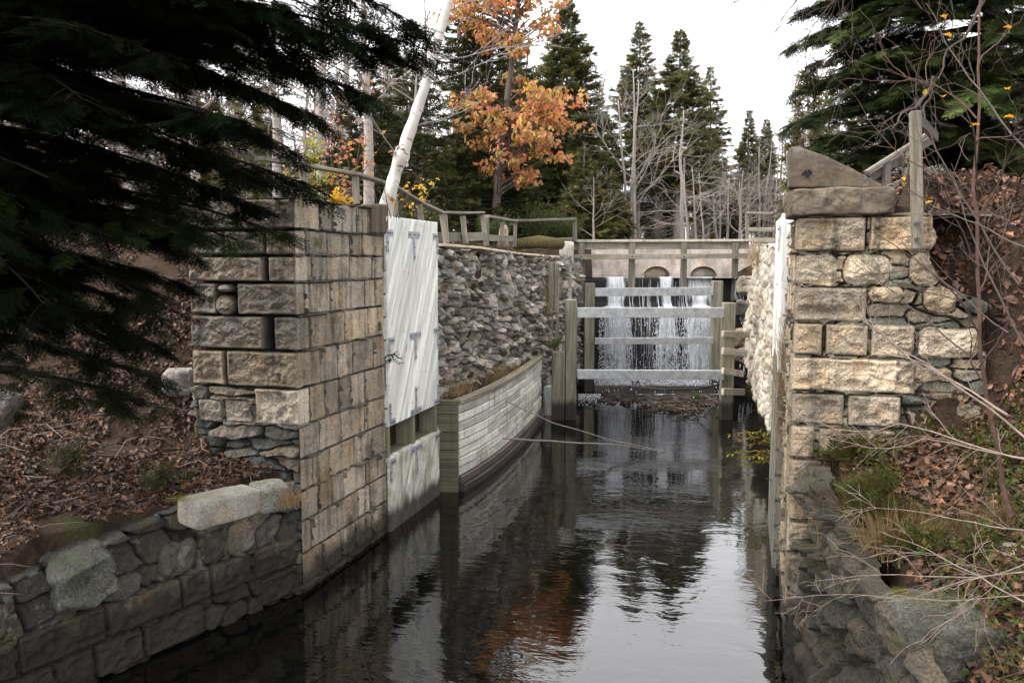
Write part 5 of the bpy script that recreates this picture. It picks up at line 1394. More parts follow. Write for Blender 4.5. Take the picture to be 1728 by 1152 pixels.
# ---- far woods that read as one mass
def woods():
    R_ = np.random.default_rng(99); tpl = []
    for q_ in range(5):
        m = MB(); h = 1.0
        v, f, g = tube([(0, 0, -.05), R_.normal(0, .012, 3) * (1, 1, 0) + (0, 0, .5), (*R_.normal(0, .03, 2), 1)], [.011, .008, .002], 4); m.add(v, f, 1)
        for b in range(34):
            u = R_.uniform(.08, .98); b0 = np.array([0, 0, u]); d = np.append(R_.normal(0, 1, 2), R_.uniform(.1, 1.4)); d *= R_.uniform(.08, .22) * (1.25 - .8 * u) / np.linalg.norm(d)
            m_ = b0 + d * .5 + R_.normal(0, .01, 3); v, f, g = tube([b0, m_, b0 + d], [.0034, .0024, .001], 3); m.add(v, f, 1)
            for c2 in range(4):
                w_ = R_.uniform(.2, 1); q0 = b0 + d * w_; e = q0 + d * .35 + R_.normal(0, .035, 3); v, f, g = tube([q0, (q0 + e) / 2 + R_.normal(0, .005, 3), e], [.0018, .0014, .0008], 3); m.add(v, f, 1)
        fq = [f_ for f_ in m.f if f_.shape[1] == 4]; tpl.append((np.concatenate(m.v), np.concatenate(fq)))
    out = MB()
    for q_ in range(5):
        n = 200; px = R_.uniform(-400, 2100, n); D = R_.uniform(48, 110, n); D = np.where((px > 960) & (px < 1340), np.maximum(D, 55), D)
        pos = np.array([P(a_, 400, b_) for a_, b_ in zip(px, D)]); pos[:, 2] = ground_z(pos[:, 0], pos[:, 1]) - .2
        h = np.where((px > 980) & (px < 1330), R_.uniform(3, 7, n) * D / 70, R_.uniform(8, 15, n)); a = R_.uniform(0, 6.28, n)
        Rm = frames(np.stack([np.cos(a), np.sin(a), 0 * a], 1), None, .05)
        c_ = R_.uniform(.6, 1.15, n)[:, None] * np.array([1.0, .93, .9])
        scatter(out, *tpl[q_], pos, Rm, h, c_)
    return out
tag(woods().build("distant_woods", M['pale_bark']), "pale mass of bare grey brown trees filling the background", "woods", kind="stuff")
def fir_mass():
    R_ = np.random.default_rng(98); out = MB(); N = 0
    for k in range(70):
        px = R_.uniform(-350, 2050); D = R_.uniform(40, 75)
        if 1000 < px < 1340: D += 25
        p = P(px, 400, D); p[2] = float(ground_z(p[0], p[1])); h = R_.uniform(7, 13) if not 960 < px < 1340 else R_.uniform(3, 6.5); r = h * .17
        n = 750; u = R_.random(n) ** 1.25; az = R_.uniform(0, 6.28, n); L = r * (1 - u) * (.35 + .65 * R_.random(n) ** .5); L *= .75 + .25 * np.sin(u * h * 9 + az * 2)
        pos = p + np.stack([L * np.cos(az), L * np.sin(az), .3 + u * h - L * .25], 1); d = np.stack([np.cos(az), np.sin(az), R_.normal(-.1, .25, n)], 1)
        b_ = R_.uniform(.35, 1.0) * R_.uniform(.6, 1.3, n); scatter(out, *SPR[k % 4], pos, frames(d, None, .5), R_.uniform(.5, .9, n), np.stack([b_ * R_.uniform(.9, 1.3), b_, b_], 1))
    return out
tag(fir_mass().build("distant_firs", M['needle_far']), "dark green mass of firs mixed into the far woods", "woods", kind="stuff")

# ================================================================== FOREGROUND HEMLOCK
def hem_spray(seed):
    R_ = np.random.default_rng(seed); V, F = [], []
    def tri(a, d, ln, wd):
        d = d / np.linalg.norm(d); s = np.cross(d, [0, 0, 1.0]); s = s / (np.linalg.norm(s) + 1e-6) * wd; o = len(V)
        V.extend([a - s, a + s, a + d * ln]); F.append([o, o + 1, o + 2])
    def twig(a, d, L, n):
        d = d / np.linalg.norm(d); s = np.cross(d, [0, 0, 1.0]); s /= np.linalg.norm(s); tri(a, d, L * 1.05, .010)
        for i in range(n):
            u = (i + .6) / n; p = a + d * L * u + np.array([0, 0, -.06 * u * u * L])
            ln = .10 * (1 - .4 * u) * R_.uniform(.8, 1.2)
            for sg in (-1, 1): tri(p, d * .75 + s * sg + np.array([0, 0, R_.uniform(-.2, .25)]), ln, .019)
    twig(np.zeros(3), np.array([1, 0, -.1]), 1.0, 14)
    for i in range(9):
        u = .08 + .8 * i / 9; sg = 1 if i % 2 else -1
        twig(np.array([u, 0, -.08 * u]), np.array([1, sg * R_.uniform(.7, 1.1), -.12]), (.55 - .38 * u) * R_.uniform(.8, 1.15), int(10 - 5 * u))
    return np.array(V), np.array(F)
HEM = [hem_spray(s) for s in range(4)]
def boughs(label, trunk_xy, base_z, top_z, limbs, name="hemlock_tree", seed=3, mat='hemlock', spray=(.2, .36), dens=1.0, tr=.24, droop=.5, flat_=.14, col=1.0, second=26):
    """A forest tree whose limbs are given by where their tips hang; each limb carries flat layered sprays."""
    R_ = np.random.default_rng(seed)
    root = thing(name, label, "tree", (trunk_xy[0], trunk_xy[1], base_z)); tm, cm = MB(), MB()
    T0 = np.array([trunk_xy[0], trunk_xy[1], base_z]); zz = np.linspace(0, top_z - base_z, 8)
    v, f, g = tube(T0 + np.c_[0 * zz, 0 * zz, zz - .2], np.linspace(tr, tr * .4, 8), 10); tm.add(v, f, 1, g)
    pos, dr, sc, cl = [], [], [], []
    for tip in limbs:
        lit_k = R_.choice([.7, 1.0, 2.2, 4.5], p=[.42, .34, .16, .08]); tip = np.asarray(tip, float); hd = np.linalg.norm((tip - T0)[:2])  # some limbs coloured brighter, as if light caught them
        z_s = min(tip[2] + R_.uniform(.1, .5) * hd * .5, top_z - .3); st = np.array([T0[0], T0[1], max(z_s, base_z + .6)])
        mid = st * .42 + tip * .58 + np.array([0, 0, .10 * hd]) + R_.normal(0, .12, 3)
        u = np.linspace(0, 1, 16)[:, None]; cur = st * (1 - u) ** 2 + 2 * mid * u * (1 - u) + tip * u ** 2
        L = np.linalg.norm(np.diff(cur, axis=0), axis=1).sum()
        v, f, g = tube(cur, np.linspace(.035, .005, 16), 5); tm.add(v, f, .15, g)
        ns = int(second * L / 4 * dens)
        for k in range(ns):
            uu = .22 + .78 * R_.random() ** .8
            b0 = np.array([np.interp(uu, u[:, 0], cur[:, q]) for q in range(3)]); i_ = min(14, int(uu * 15)); t_ = cur[i_ + 1] - cur[i_]; t_ /= np.linalg.norm(t_)
            sd = np.cross(t_, [0, 0, 1.0]); sd /= np.linalg.norm(sd); sg = R_.choice([-1, 1])
            l2 = (.25 + .95 * (1 - uu)) * R_.uniform(.6, 1.2) * min(1, L / 3.5)
            d2 = t_ * R_.uniform(.5, 1.0) + sd * sg * R_.uniform(.5, 1.1); d2 /= np.linalg.norm(d2)
            w_ = np.linspace(0, 1, 6)[:, None]; c2 = b0 + d2 * l2 * w_ + np.array([0, 0, -1]) * (l2 * droop * .5) * w_ ** 2
            v, f, g = tube(c2, np.linspace(.007, .002, 6), 3); tm.add(v, f, .15, g)
            n = max(4, int(l2 * 15 * dens)); us = R_.random(n)
            p = np.stack([np.interp(us, w_[:, 0], c2[:, q]) for q in range(3)], 1) + R_.normal(0, .02, (n, 3))
            s2 = np.cross(d2, [0, 0, 1.0]); s2 /= np.linalg.norm(s2)
            pos.append(p); dr.append(d2 + s2 * R_.normal(0, .7, n)[:, None] + np.stack([0 * us, 0 * us, R_.normal(-.22, flat_, n)], 1))
            sc.append(R_.uniform(*spray, n)); b_ = R_.uniform(.6, 1.4) * R_.uniform(.8, 1.2, n) * col * lit_k; cl.append(np.stack([b_ * R_.uniform(.8, 1.15, n), b_, b_ * .9], 1))
    pos, dr, sc, cl = map(np.concatenate, (pos, dr, sc, cl)); Rm = frames(dr, None, .25); pk = R_.integers(0, 4, len(pos))
    for q in range(4):
        m = pk == q; scatter(cm, *HEM[q], pos[m], Rm[m], sc[m], cl[m])
    print(name, len(pos), "sprays")
    tm.build("trunk", M['bark'], root, True); cm.build("crown", M[mat], root)
    return root
HT = (-8.6, 6.3)
lim = [(742, 92, 8.6), (700, 40, 8.2), (640, 168, 8.2), (580, 120, 7.8), (610, 40, 7.4), (545, 205, 8.4), (690, 110, 9), (535, 318, 7.4), (490, 250, 8), (486, 398, 8.0), (430, 300, 7.2), (400, 405, 7.6), (440, 350, 7.8), (290, 545, 7.6), (270, 640, 8.4), (240, 500, 7.0),
       (190, 400, 6.6), (140, 560, 7.0), (270, 690, 8.6), (80, 300, 6.2), (330, 200, 6.6), (240, 100, 6.2), (420, 100, 7.0), (480, 10, 7), (90, 60, 6.0), (50, 450, 6.6), (310, 400, 8.0), (380, 230, 7), (150, 190, 6.2), (560, -40, 7.2), (340, 30, 6.4), (200, -30, 6), (60, 180, 6.2),
       (300, 320, 7), (120, 460, 7.2), (260, 580, 8), (30, 560, 7.4), (420, -60, 6.6), (660, -60, 8.0), (560, 60, 7.6), (330, 430, 8.0), (460, 170, 7.2), (20, 330, 6.4), (180, 300, 7.2), (500, 100, 8), (650, 90, 8.6), (360, 140, 7.6), (130, 40, 6.6), (20, 80, 6.4), (230, 220, 6.8), (280, 470, 7.6)]
lp = [P(*q) for q in lim]
RN = np.random.default_rng(17)
lp += [np.array([HT[0] + RN.uniform(.6, 6.2), HT[1] + RN.uniform(-5.5, 3.0), RN.uniform(6.8, 10.5)]) for _ in range(66)]  # overhead limbs out of view, added to shade the banks and wing wall
lp += [P(RN.uniform(-60, 440) if k % 3 else RN.uniform(-60, 200), RN.uniform(-60, 330) if k % 3 else RN.uniform(300, 600), RN.uniform(5.6, 8.2)) for k in range(30)]
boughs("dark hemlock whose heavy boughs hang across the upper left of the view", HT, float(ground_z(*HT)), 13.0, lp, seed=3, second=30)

# ---- spruces on the right bank
def spr_limbs(pts): return [P(*q) for q in pts]
RT1 = place(1660, 330, 14.5)
l2 = [(1345, 20, 14), (1340, 75, 14.2), (1352, 150, 14), (1332, 215, 14), (1345, 262, 13.6), (1392, 60, 13), (1400, 130, 13), (1420, 230, 12.6), (1455, 180, 12.4), (1440, 265, 12.8), (1480, 90, 12.2), (1500, 30, 12), (1530, 150, 11.8), (1560, 220, 12), (1600, 90, 11.6), (1640, 170, 11.6), (1690, 60, 11.6), (1720, 180, 11.8),
      (1380, -40, 13), (1450, -60, 12.4), (1540, -60, 11.8), (1640, -50, 11.4), (1590, 260, 12.6), (1670, 260, 12.8), (1720, 300, 12.4), (1370, 190, 14.4), (1500, 240, 13), (1410, 20, 14), (1470, 10, 13), (1570, 20, 12), (1660, 10, 12), (1620, 230, 12), (1370, 110, 14.6), (1385, 240, 14), (1440, 110, 13.4), (1550, 100, 12.4), (1700, 120, 12), (1650, 90, 12.2)]
rp = spr_limbs(l2) + [RT1 + np.array([RN.uniform(-3, 3), RN.uniform(-3, 3), RN.uniform(4, 10)]) for _ in range(24)]
rp += [P(RN.uniform(1400, 1740), RN.uniform(-70, 285), RN.uniform(12, 16)) for _ in range(46)]
boughs("dark evergreen overhanging the sloping block on the right bank", RT1, RT1[2], RT1[2] + 12, rp, "spruce_tree", 8, 'needle', (.22, .36), 1.25, .2, .35, .2, .62, 30)
RT2 = place(1850, 420, 8.5)
l3 = [(1722, 40, 7.4), (1690, -40, 7.2), (1725, 150, 7.6), (1650, -90, 7.2), (1728, 250, 8), (1740, 90, 7)]
rp = spr_limbs(l3) + [RT2 + np.array([RN.uniform(-3.2, 2), RN.uniform(-4, 3), RN.uniform(3.5, 8)]) for _ in range(40)]  # random upper limbs, mostly unseen, added to shade the right bank
boughs("near dark spruce mostly outside the right edge, its boughs crossing the top right corner", RT2, RT2[2], RT2[2] + 10, rp, "spruce_tree", 9, 'needle', (.2, .34), 1.1, .2, .45, .2, .5, 26)
for k, (px, D, r_, lab) in enumerate([(1600, 21, .13, "white birch trunk deep in the dark woods behind the stair handrail"), (1668, 20, .14, "dim trunk right of the birch in the dark woods"), (1720, 17, .15, "dark trunk at the right edge of the woods"), (1640, 25, .12, "thin trunk between the woods' two bigger trunks")]):
    b_ = place(px, 345, D); bare_tree(9, r_, 160 + k, lab, 'birch' if k == 0 else 'bark', b_, 2, 1, .4, 8, "trunks in the right hand woods", "bare_tree" if k else "birch_tree", reach=.2, lean=(-.12 if k == 0 else 0, 0))
for k, (px, py, D, r_, cz, lab) in enumerate([(1560, 40, 24, 2.6, .1, "back spruce closing the woods behind the stair handrail"), (1690, 20, 21, 2.6, .08, "bushy spruce closing the woods at the right edge"), (1450, 120, 30, 2.6, .08, "spruce behind the sloping block's low end"), (1830, -100, 15, 3.0, .1, "shading spruce at the far right edge")]):
    b_ = place(px, 345, D); h_ = height_to(px, py, D, b_)
    conifer(h_, r_, h_ * cz, 170 + k, lab, 'needle', None, .3, 1.1, .35, .1, None, .75, (.55, .5, .5), True, 'bark', b_, "spruces in the right hand woods")
# ---- dead drooping twigs high on the right
def twig_spray(label, starts, seed, mat='twig', name="bare_branch", depth=3, r=.012, L=1.0, cat="branch", leaves=0, sag=.5, nb=(2, 4), spread=.5, up=0.0):
    R_ = np.random.default_rng(seed); root = thing(name, label, cat, starts[0][0]); bm = MB(); tips = {'max': depth, 'pts': []}
    for p0, p1 in starts:
        p0, p1 = np.asarray(p0), np.asarray(p1); ln = np.linalg.norm(p1 - p0)
        u = np.linspace(0, 1, 12)[:, None]; cur = p0 + (p1 - p0) * u + .05 * ln * np.stack([fbm(u[:, 0] * 3 + seed, 0 * u[:, 0], k * 5.0, 3, seed) for k in range(3)], 1) * np.sin(np.pi * np.minimum(u * 1.5, 1) * .5)
        v, f, g = tube(cur, np.linspace(r, r * .3, 12), 6); bm.add(v, f, R_.uniform(.8, 1.2), g)
        for k in range(int(3 + ln * 3.2)):
            uu = R_.uniform(.15, .98); b0 = np.array([np.interp(uu, u[:, 0], cur[:, q]) for q in range(3)]); d = (p1 - p0) / ln
            ax = R_.normal(0, 1, 3); ax -= d * (ax @ d); ax /= np.linalg.norm(ax)
            branch_tree(R_, bm, b0, d * .8 + ax * spread * 1.3, L * R_.uniform(.35, 1) * (1.15 - uu * .6), r * .4 * (1.1 - .6 * uu), depth - 1, tips, spread, up, nb, 5, sag=sag, minr=.0014)
    bm.build("branches", M[mat], root)
    if leaves:
        lm = MB(); pts = [tips['pts'][i_] for i_ in R_.integers(0, len(tips['pts']), leaves)]
        scatter(lm, *OAK[1], np.array([q[0] for q in pts]), frames(R_.normal(0, 1, (leaves, 3)) + (0, 0, -.8)), R_.uniform(.04, .075, leaves), np.stack([R_.uniform(.8, 1.1, leaves), R_.uniform(.5, .9, leaves), R_.uniform(.5, 1, leaves)], 1))
        lm.build("leaves", M['yellow_leaf'], root)
    return root
twig_spray("dead drooping twigs on the dark evergreen, against the white sky", [(P(1450, -40, 13), P(1350, 60, 13)), (P(1480, 30, 13), P(1365, 130, 13.2)), (P(1470, -60, 12.6), P(1385, 20, 12.8)), (P(1500, 100, 13), P(1400, 180, 13)), (P(1430, -70, 12.8), P(1340, -10, 13))], 41, 'twig', depth=3, r=.016, L=.9, sag=1.2)
twig_spray("bare twig crossing the sky at the top, left of the dark evergreen", [(P(1345, -30, 9.5), P(1212, 19, 9.0)), (P(1380, -40, 9.5), P(1300, 60, 9.5))], 42, 'twig', depth=2, r=.014, L=.45, sag=.8)

# ---- bare saplings and switches of the right foreground
sap = thing("bare_sapling", "tall thin dark sapling standing at the right of the view with crooked bare branches", "sapling", P(1700, 850, 6.2))
bm = MB(); tips = {'max': 3, 'pts': []}; R_ = np.random.default_rng(44)
stem = np.array([P(1706, 870, 6.2), P(1690, 800, 6.2), P(1668, 700, 6.15), P(1652, 580, 6.1), P(1648, 450, 6.1), P(1645, 330, 6.1), P(1648, 200, 6.1), P(1651, 90, 6.1), P(1658, -40, 6.1)])
u = np.linspace(0, 1, 9); uu = np.linspace(0, 1, 40); q = np.stack([np.interp(uu, u, stem[:, k]) for k in range(3)], 1); q += .012 * np.stack([fbm(uu * 14, 0 * uu, k * 3.0, 3, 5) for k in range(3)], 1)
v, f, g = tube(q, np.linspace(.019, .007, 40), 7); MB().add(v, f, (1.1, .8, .75), g).build("stem", M['twig'], sap)
for a_, b_ in [((1648, 450), (1560, 300)), ((1650, 560), (1540, 420)), ((1646, 340), (1728, 370)), ((1647, 240), (1725, 180)), ((1648, 200), (1560, 110)), ((1652, 620), (1728, 560)), ((1646, 380), (1700, 280)), ((1650, 110), (1700, 20)), ((1649, 300), (1590, 190)), ((1655, 640), (1590, 560)), ((1650, 500), (1700, 430))]:
    p0, p1 = P(*a_, 6.1), P(*b_, 6.0 + R_.uniform(-.5, .5)); branch_tree(R_, bm, p0, p1 - p0, np.linalg.norm(p1 - p0), .007, 1, tips, .5, .05, (2, 3), 6, minr=.0016, col=(1, .8, .75))
bm.build("branches", M['twig'], sap)
lm = MB(); lpx = [(1588, 27, 6), (1605, 62, 6), (1521, 300, 6), (1590, 163, 6), (1697, 150, 6), (1652, 210, 6), (1706, 48, 6), (1710, 198, 6)]
scatter(lm, *OAK[1], np.array([P(*q_) for q_ in lpx]), frames(R_.normal(0, 1, (8, 3)) * (1, 1, .4)), R_.uniform(.05, .075, 8), np.array([[1, .75, .4]] * 8)); lm.build("leaves", M['yellow_leaf'], sap)
twig_spray("long bare branch sweeping from the right edge across the pier's lower stones", [(P(1760, 760, 5.6), P(1440, 562, 6.6)), (P(1700, 700, 5.7), P(1480, 590, 6.4)), (P(1560, 625, 6.2), P(1330, 470, 7.0))], 45, 'twig_pale', depth=2, r=.009, L=.5, sag=.2)
twig_spray("pale switches reaching left over the undergrowth toward the water", [(P(1760, 780, 5.3), P(1290, 690, 6.9)), (P(1760, 775, 5.4), P(1360, 735, 6.6))], 46, 'twig_pale', depth=2, r=.006, L=.5, sag=.1)
twig_spray("low pale switches arching over the mossy boulder", [(P(1780, 960, 4.8), P(1400, 985, 5.8)), (P(1780, 1000, 4.7), P(1320, 1020, 6.2)), (P(1780, 900, 4.9), P(1480, 860, 5.6)), (P(1780, 1040, 4.6), P(1500, 900, 5.4)), (P(1780, 930, 4.6), P(1560, 1010, 5.0))], 47, 'twig_pale', depth=2, r=.005, L=.5, sag=.25)
twig_spray("tangle of thin dark twigs in front of the right pier's upper stones", [(P(1700, 560, 5.8), P(1500, 400, 6.4)), (P(1640, 600, 6), P(1440, 440, 6.8)), (P(1720, 480, 5.6), P(1540, 180, 6.2)), (P(1740, 420, 5.4), P(1530, 330, 6.2)), (P(1730, 250, 5.6), P(1560, 20, 6.4)), (P(1740, 600, 5.5), P(1600, 300, 6))], 48, 'twig', depth=3, r=.007, L=.6, sag=.1, leaves=3)
twig_spray("hooked dead branch bending over the tall bolted post", [(P(1660, 0, 9.2), P(1575, 130, 9.0)), (P(1575, 130, 9.0), P(1556, 205, 8.9)), (P(1575, 145, 9.0), P(1500, 215, 8.8))], 49, 'twig', depth=2, r=.022, L=.5, sag=.4)
twig_spray("thin bare suckers curling up beside the foot of the birch", [(P(668, 368, 12.6), P(705, 295, 12.4)), (P(672, 368, 12.7), P(740, 330, 12.4)), (P(660, 368, 12.6), P(640, 290, 12.4)), (P(665, 368, 12.8), P(690, 320, 12.6)), (P(640, 352, 12.3), P(625, 300, 12.2))], 52, 'twig', depth=2, r=.008, L=.4, sag=.1, leaves=10)
twig_spray("fallen dead limb lying on the leaves under the hemlock", [(P(150, 700, 8.6), P(90, 540, 9.0)), (P(230, 640, 8.8), P(120, 520, 9))], 53, 'twig', depth=2, r=.014, L=.5, sag=.2)

# ================================================================== GROUND COVER
def surf_pts(n, x0, x1, y0, y1, seed, fn):
    R_ = np.random.default_rng(seed); x, y = R_.uniform(x0, x1, n), R_.uniform(y0, y1, n); m = fn(x, y, R_); x, y = x[m], y[m]
    z = ground_z(x, y); e = .06; nx_, ny_ = (ground_z(x + e, y) - ground_z(x - e, y)) / (2 * e), (ground_z(x, y + e) - ground_z(x, y - e)) / (2 * e)
    nrm = np.stack([-nx_, -ny_, np.ones_like(x)], 1); steep = np.hypot(nx_, ny_) < 3.6; nrm /= np.linalg.norm(nrm, axis=1)[:, None]
    return np.stack([x, y, z], 1)[steep], nrm[steep]
LEAFS = [leaf_shape(3, 1, .36, .25), leaf_shape(2, 1, .4, -.3), leaf_shape(1, 1, .36, .5)]
def litter(mb, pts, nrm, seed, size, lift=.02):
    R_ = np.random.default_rng(seed); n = len(pts); pk = R_.integers(0, 3, n)
    d = np.cross(nrm, R_.normal(0, 1, (n, 3))) + R_.normal(0, .25, (n, 3)); up = nrm + R_.normal(0, .5, (n, 3))
    pos = pts + nrm * (R_.random(n) ** 2 * lift)[:, None] + nrm * .012
    b_ = R_.choice([.35, .6, .9, 1.3, 2.1], n, p=[.28, .27, .24, .15, .06]) * R_.uniform(.8, 1.2, n); w_ = R_.uniform(-.2, .25, n)
    c_ = np.stack([b_ * (1 + .5 * w_), b_, b_ * (1 - w_)], 1)
    for q_ in range(3):
        m = pk == q_; scatter(mb, *LEAFS[q_], pos[m], frames(d[m], up[m]), R_.uniform(.35, 1.4, int(m.sum())) * size, c_[m])
def lmask(x, y, R_):
    xl = np.interp(y, LY, LX); far = np.hypot(x, y) ; keep = R_.random(len(x)) < np.clip(1.5 - far / 14, .12, 1)
    bare = vnoise(x * .9, y * .9, 0, 55) + .25 * vnoise(x * 4, y * 4, 0, 54) < .72
    return (x < xl - .22) & keep & bare & ~((x > -6.9) & (y > 9.15) & (y < 12.2))
mb = MB(); pt, nr = surf_pts(110000, -16, -5.3, 2.5, 14, 71, lmask); litter(mb, pt, nr, 72, .08); mb.c = [c_ * .6 for c_ in mb.c]
pt, nr = surf_pts(9000, -30, -5.9, 14, 32, 73, lambda x, y, R_: R_.random(len(x)) < .8); litter(mb, pt, nr, 74, .12)
tag(mb.build("leaf_litter", M['litter']), "brown fallen leaves covering the left bank", "leaf litter", kind="stuff")
def rmask(x, y, R_):
    xr = np.interp(y, RY, RX); return (x > xr + .2) & ~((x < 1.8) & (y > 9.0) & (y < 11.8)) & (vnoise(x * 1.1, y * 1.1, 3, 56) < .95)
mb = MB(); pt, nr = surf_pts(52000, .5, 8, 3.5, 14, 75, rmask); litter(mb, pt, nr, 76, .088, .05)
tag(mb.build("leaf_litter", M['litter']), "rusty fallen leaves over the steep right bank", "leaf litter", kind="stuff")

def blade_tpl(curve=.5, w_=.012, n=5):
    u = np.linspace(0, 1, n); V = []; 
    for a in u: wd = w_ * (1 - a ** 2) + .0008; V += [(curve * a * a, -wd, a - .35 * curve * a * a), (curve * a * a, wd, a - .35 * curve * a * a)]
    return np.array(V), np.array([[2 * i, 2 * i + 1, 2 * i + 3, 2 * i + 2] for i in range(n - 1)])
BL = [blade_tpl(.25), blade_tpl(.6), blade_tpl(1.0)]
def grass(mb, pts, seed, L, col=((.8, 1.3),) * 3, lean=None, widen=1.0):
    R_ = np.random.default_rng(seed); n = len(pts); a = R_.uniform(0, 6.28, n); d = np.stack([np.cos(a), np.sin(a), 0 * a], 1)
    if lean is not None: d = d * .6 + np.asarray(lean)
    z = np.stack([R_.normal(0, .25, n), R_.normal(0, .25, n), np.ones(n)], 1); R = frames(np.cross(np.cross(z, d), z), z); c_ = np.stack([R_.uniform(*q_, n) for q_ in col], 1); pk = R_.integers(0, 3, n)
    for q_ in range(3): m = pk == q_; scatter(mb, BL[q_][0] * (1, widen, 1), BL[q_][1], pts[m], R[m], R_.uniform(.5, 1.15, int(m.sum())) * L, c_[m])
# green undergrowth on the right bank
mb = MB()
pt, nr = surf_pts(5500, .6, 4, 4.2, 9.1, 81, lambda x, y, R_: rmask(x, y, R_) & (vnoise(x * 1.3, y * 1.3, 6, 57) > -.05) & (x < 2.9)); grass(mb, pt, 82, .17, ((.6, 1.7), (.6, 1.4), (.4, 1.0)))
pt, nr = surf_pts(2600, .6, 3.4, 4.6, 9.05, 83, lambda x, y, R_: rmask(x, y, R_) & (vnoise(x * 1.2, y * 1.2, 9, 58) > -.1)); R_ = np.random.default_rng(84)
pt2 = np.repeat(pt, 5, 0); n = len(pt2); pt2 = pt2 + R_.normal(0, .03, (n, 3)) + np.c_[np.zeros((n, 2)), R_.uniform(.02, .24, n)]
scatter(mb, *PLAIN, pt2, frames(R_.normal(0, 1, (n, 3)) + (0, 0, .4), None, .5), R_.uniform(.03, .075, n), np.stack([R_.uniform(.6, 1.5, n), R_.uniform(.7, 1.5, n), R_.uniform(.4, 1, n)], 1))
tag(mb.build("undergrowth", M['grass']), "green weeds and low plants tangled over the right bank", "undergrowth", kind="stuff")
mb = MB()
pt, nr = surf_pts(2600, -9, -5.4, 5, 9.2, 85, lambda x, y, R_: (x < np.interp(y, LY, LX) - .2) & (vnoise(x * 1.5, y * 1.5, 2, 59) > .3)); grass(mb, pt, 86, .09)
pt, nr = surf_pts(4000, -12, -6.9, 9, 13, 87, lambda x, y, R_: vnoise(x * 1.2, y * 1.2, 2, 60) > .1); grass(mb, pt, 88, .22, ((1, 1.8), (.9, 1.5), (.6, 1)))
pt, nr = surf_pts(9000, -8.5, -5.5, 14, 27, 89, lambda x, y, R_: R_.random(len(x)) < .7); grass(mb, pt, 90, .12, ((1, 1.8), (1, 1.6), (.6, 1.2)))
tag(mb.build("grass", M['grass']), "thin grass along the left bank and the dry stone wall's top", "grass", kind="stuff")
# dead stems and brush over the right bank
mb = MB(); pt, nr = surf_pts(1500, .7, 5.5, 4.2, 11, 91, lambda x, y, R_: rmask(x, y, R_) & (R_.random(len(x)) < .8)); R_ = np.random.default_rng(92)
for p in pt[:700]:
    d = np.append(R_.normal(0, .8, 2), R_.uniform(.15, .9)); d /= np.linalg.norm(d); L_ = R_.uniform(.12, .5); k_ = R_.normal(0, .12, 3) * L_
    v, f, g = tube([p, p + d * L_ * .5 + k_, p + d * L_ + k_ * .5 + (0, 0, -.06 * L_)], [.0032, .0024, .001], 3); mb.add(v, f, R_.uniform(.6, 2.4) * np.ones(3), g)
tag(mb.build("dead_brush", M['twig']), "dead brown stems and brush sticking out of the right bank", "brush", kind="stuff")
mb = MB(); pt, nr = surf_pts(900, -13, -5.6, 4, 12, 93, lambda x, y, R_: lmask(x, y, R_)); R_ = np.random.default_rng(94)
for p in pt[:420]:
    d = np.append(R_.normal(0, 1, 2), R_.uniform(-.1, .25)); d /= np.linalg.norm(d); L_ = R_.uniform(.15, .8); k_ = R_.normal(0, .1, 3) * L_
    v, f, g = tube([p + (0, 0, .02), p + d * L_ * .5 + k_ + (0, 0, .02), p + d * L_ + k_ * .5], [.006, .005, .002], 4); mb.add(v, f, R_.uniform(.5, 2.6) * np.ones(3), g)
tag(mb.build("fallen_twigs", M['twig']), "thin fallen twigs scattered on the left bank's leaves", "twigs", kind="stuff")
for k, (a_, b_, r_, lab) in enumerate([((1575, 372, 10.2), (1760, 352, 9.6), .1, "dark root log along the brow of the right bank"), ((1690, 470, 8.6), (1790, 430, 8.2), .08, "dark lump of root lower on the right bank near the edge")]):
    q0, q1 = P(*a_), P(*b_); u = np.linspace(0, 1, 14)[:, None]; q = q0 + (q1 - q0) * u + .05 * np.stack([fbm(u[:, 0] * 5 + k, 0 * u[:, 0], c3 * 4.0, 3, 8) for c3 in range(3)], 1)
    v, f, g = tube(q, r_ * (1 + .3 * vnoise(u[:, 0] * 6, 0, k, 3)), 10); tag(MB().add(v, f, (.5, .45, .42), g).build("root_log", M['bark'], None, True), lab, "log")
# separate tufts
def tuft(label, c_, n, L, spread, mat='dry_grass', seed=1, lean=None, name="grass_tuft", col=((.8, 1.2), (.75, 1.15), (.6, 1.1)), widen=.6, stretch=(1, 1, 1)):
    R_ = np.random.default_rng(seed); mb = MB(); c_ = np.asarray(c_, float); pts = c_ + R_.normal(0, spread, (n, 3)) * np.array(stretch) * (1, 1, .4 if stretch == (1, 1, 1) else 1)
    grass(mb, pts, seed, L, col, lean, widen); return tag(mb.build(name, M[mat]), label, "grass")
tuft("long straw coloured grass tuft arching off the right retaining wall toward the water", hit(1440, 905), 420, .55, .09, seed=1, lean=(-.9, -.5, -.5))
tuft("second straw coloured grass tuft drooping just left of the mossy boulder", hit(1495, 935), 320, .5, .08, seed=2, lean=(-.7, -.7, -.5))
tuft("shaggy curtain of dry grass hanging down the right pier's edge below the white gate", P(1325, 655, 11.0), 900, .4, .09, seed=3, lean=(-.5, -.5, -1.2), stretch=(.6, 1.5, 5.0))
tuft("green grass clump under the right pier's lowest stones", hit(1400, 790), 260, .3, .1, 'grass', 4, (-.3, -.4, 0), col=((.8, 1.5), (.5, .9), (.4, .8)))
tuft("dark green grass clump above the straw coloured tufts", hit(1500, 880), 420, .34, .13, 'grass', 5, (-.5, -.4, -.2), col=((.5, .9), (.36, .62), (.3, .6)))
tuft("brown dry grass beside the pale slab's right end", P(490, 850, 9.2), 260, .25, .06, 'dry_grass', 6, (.5, -.5, -.4))
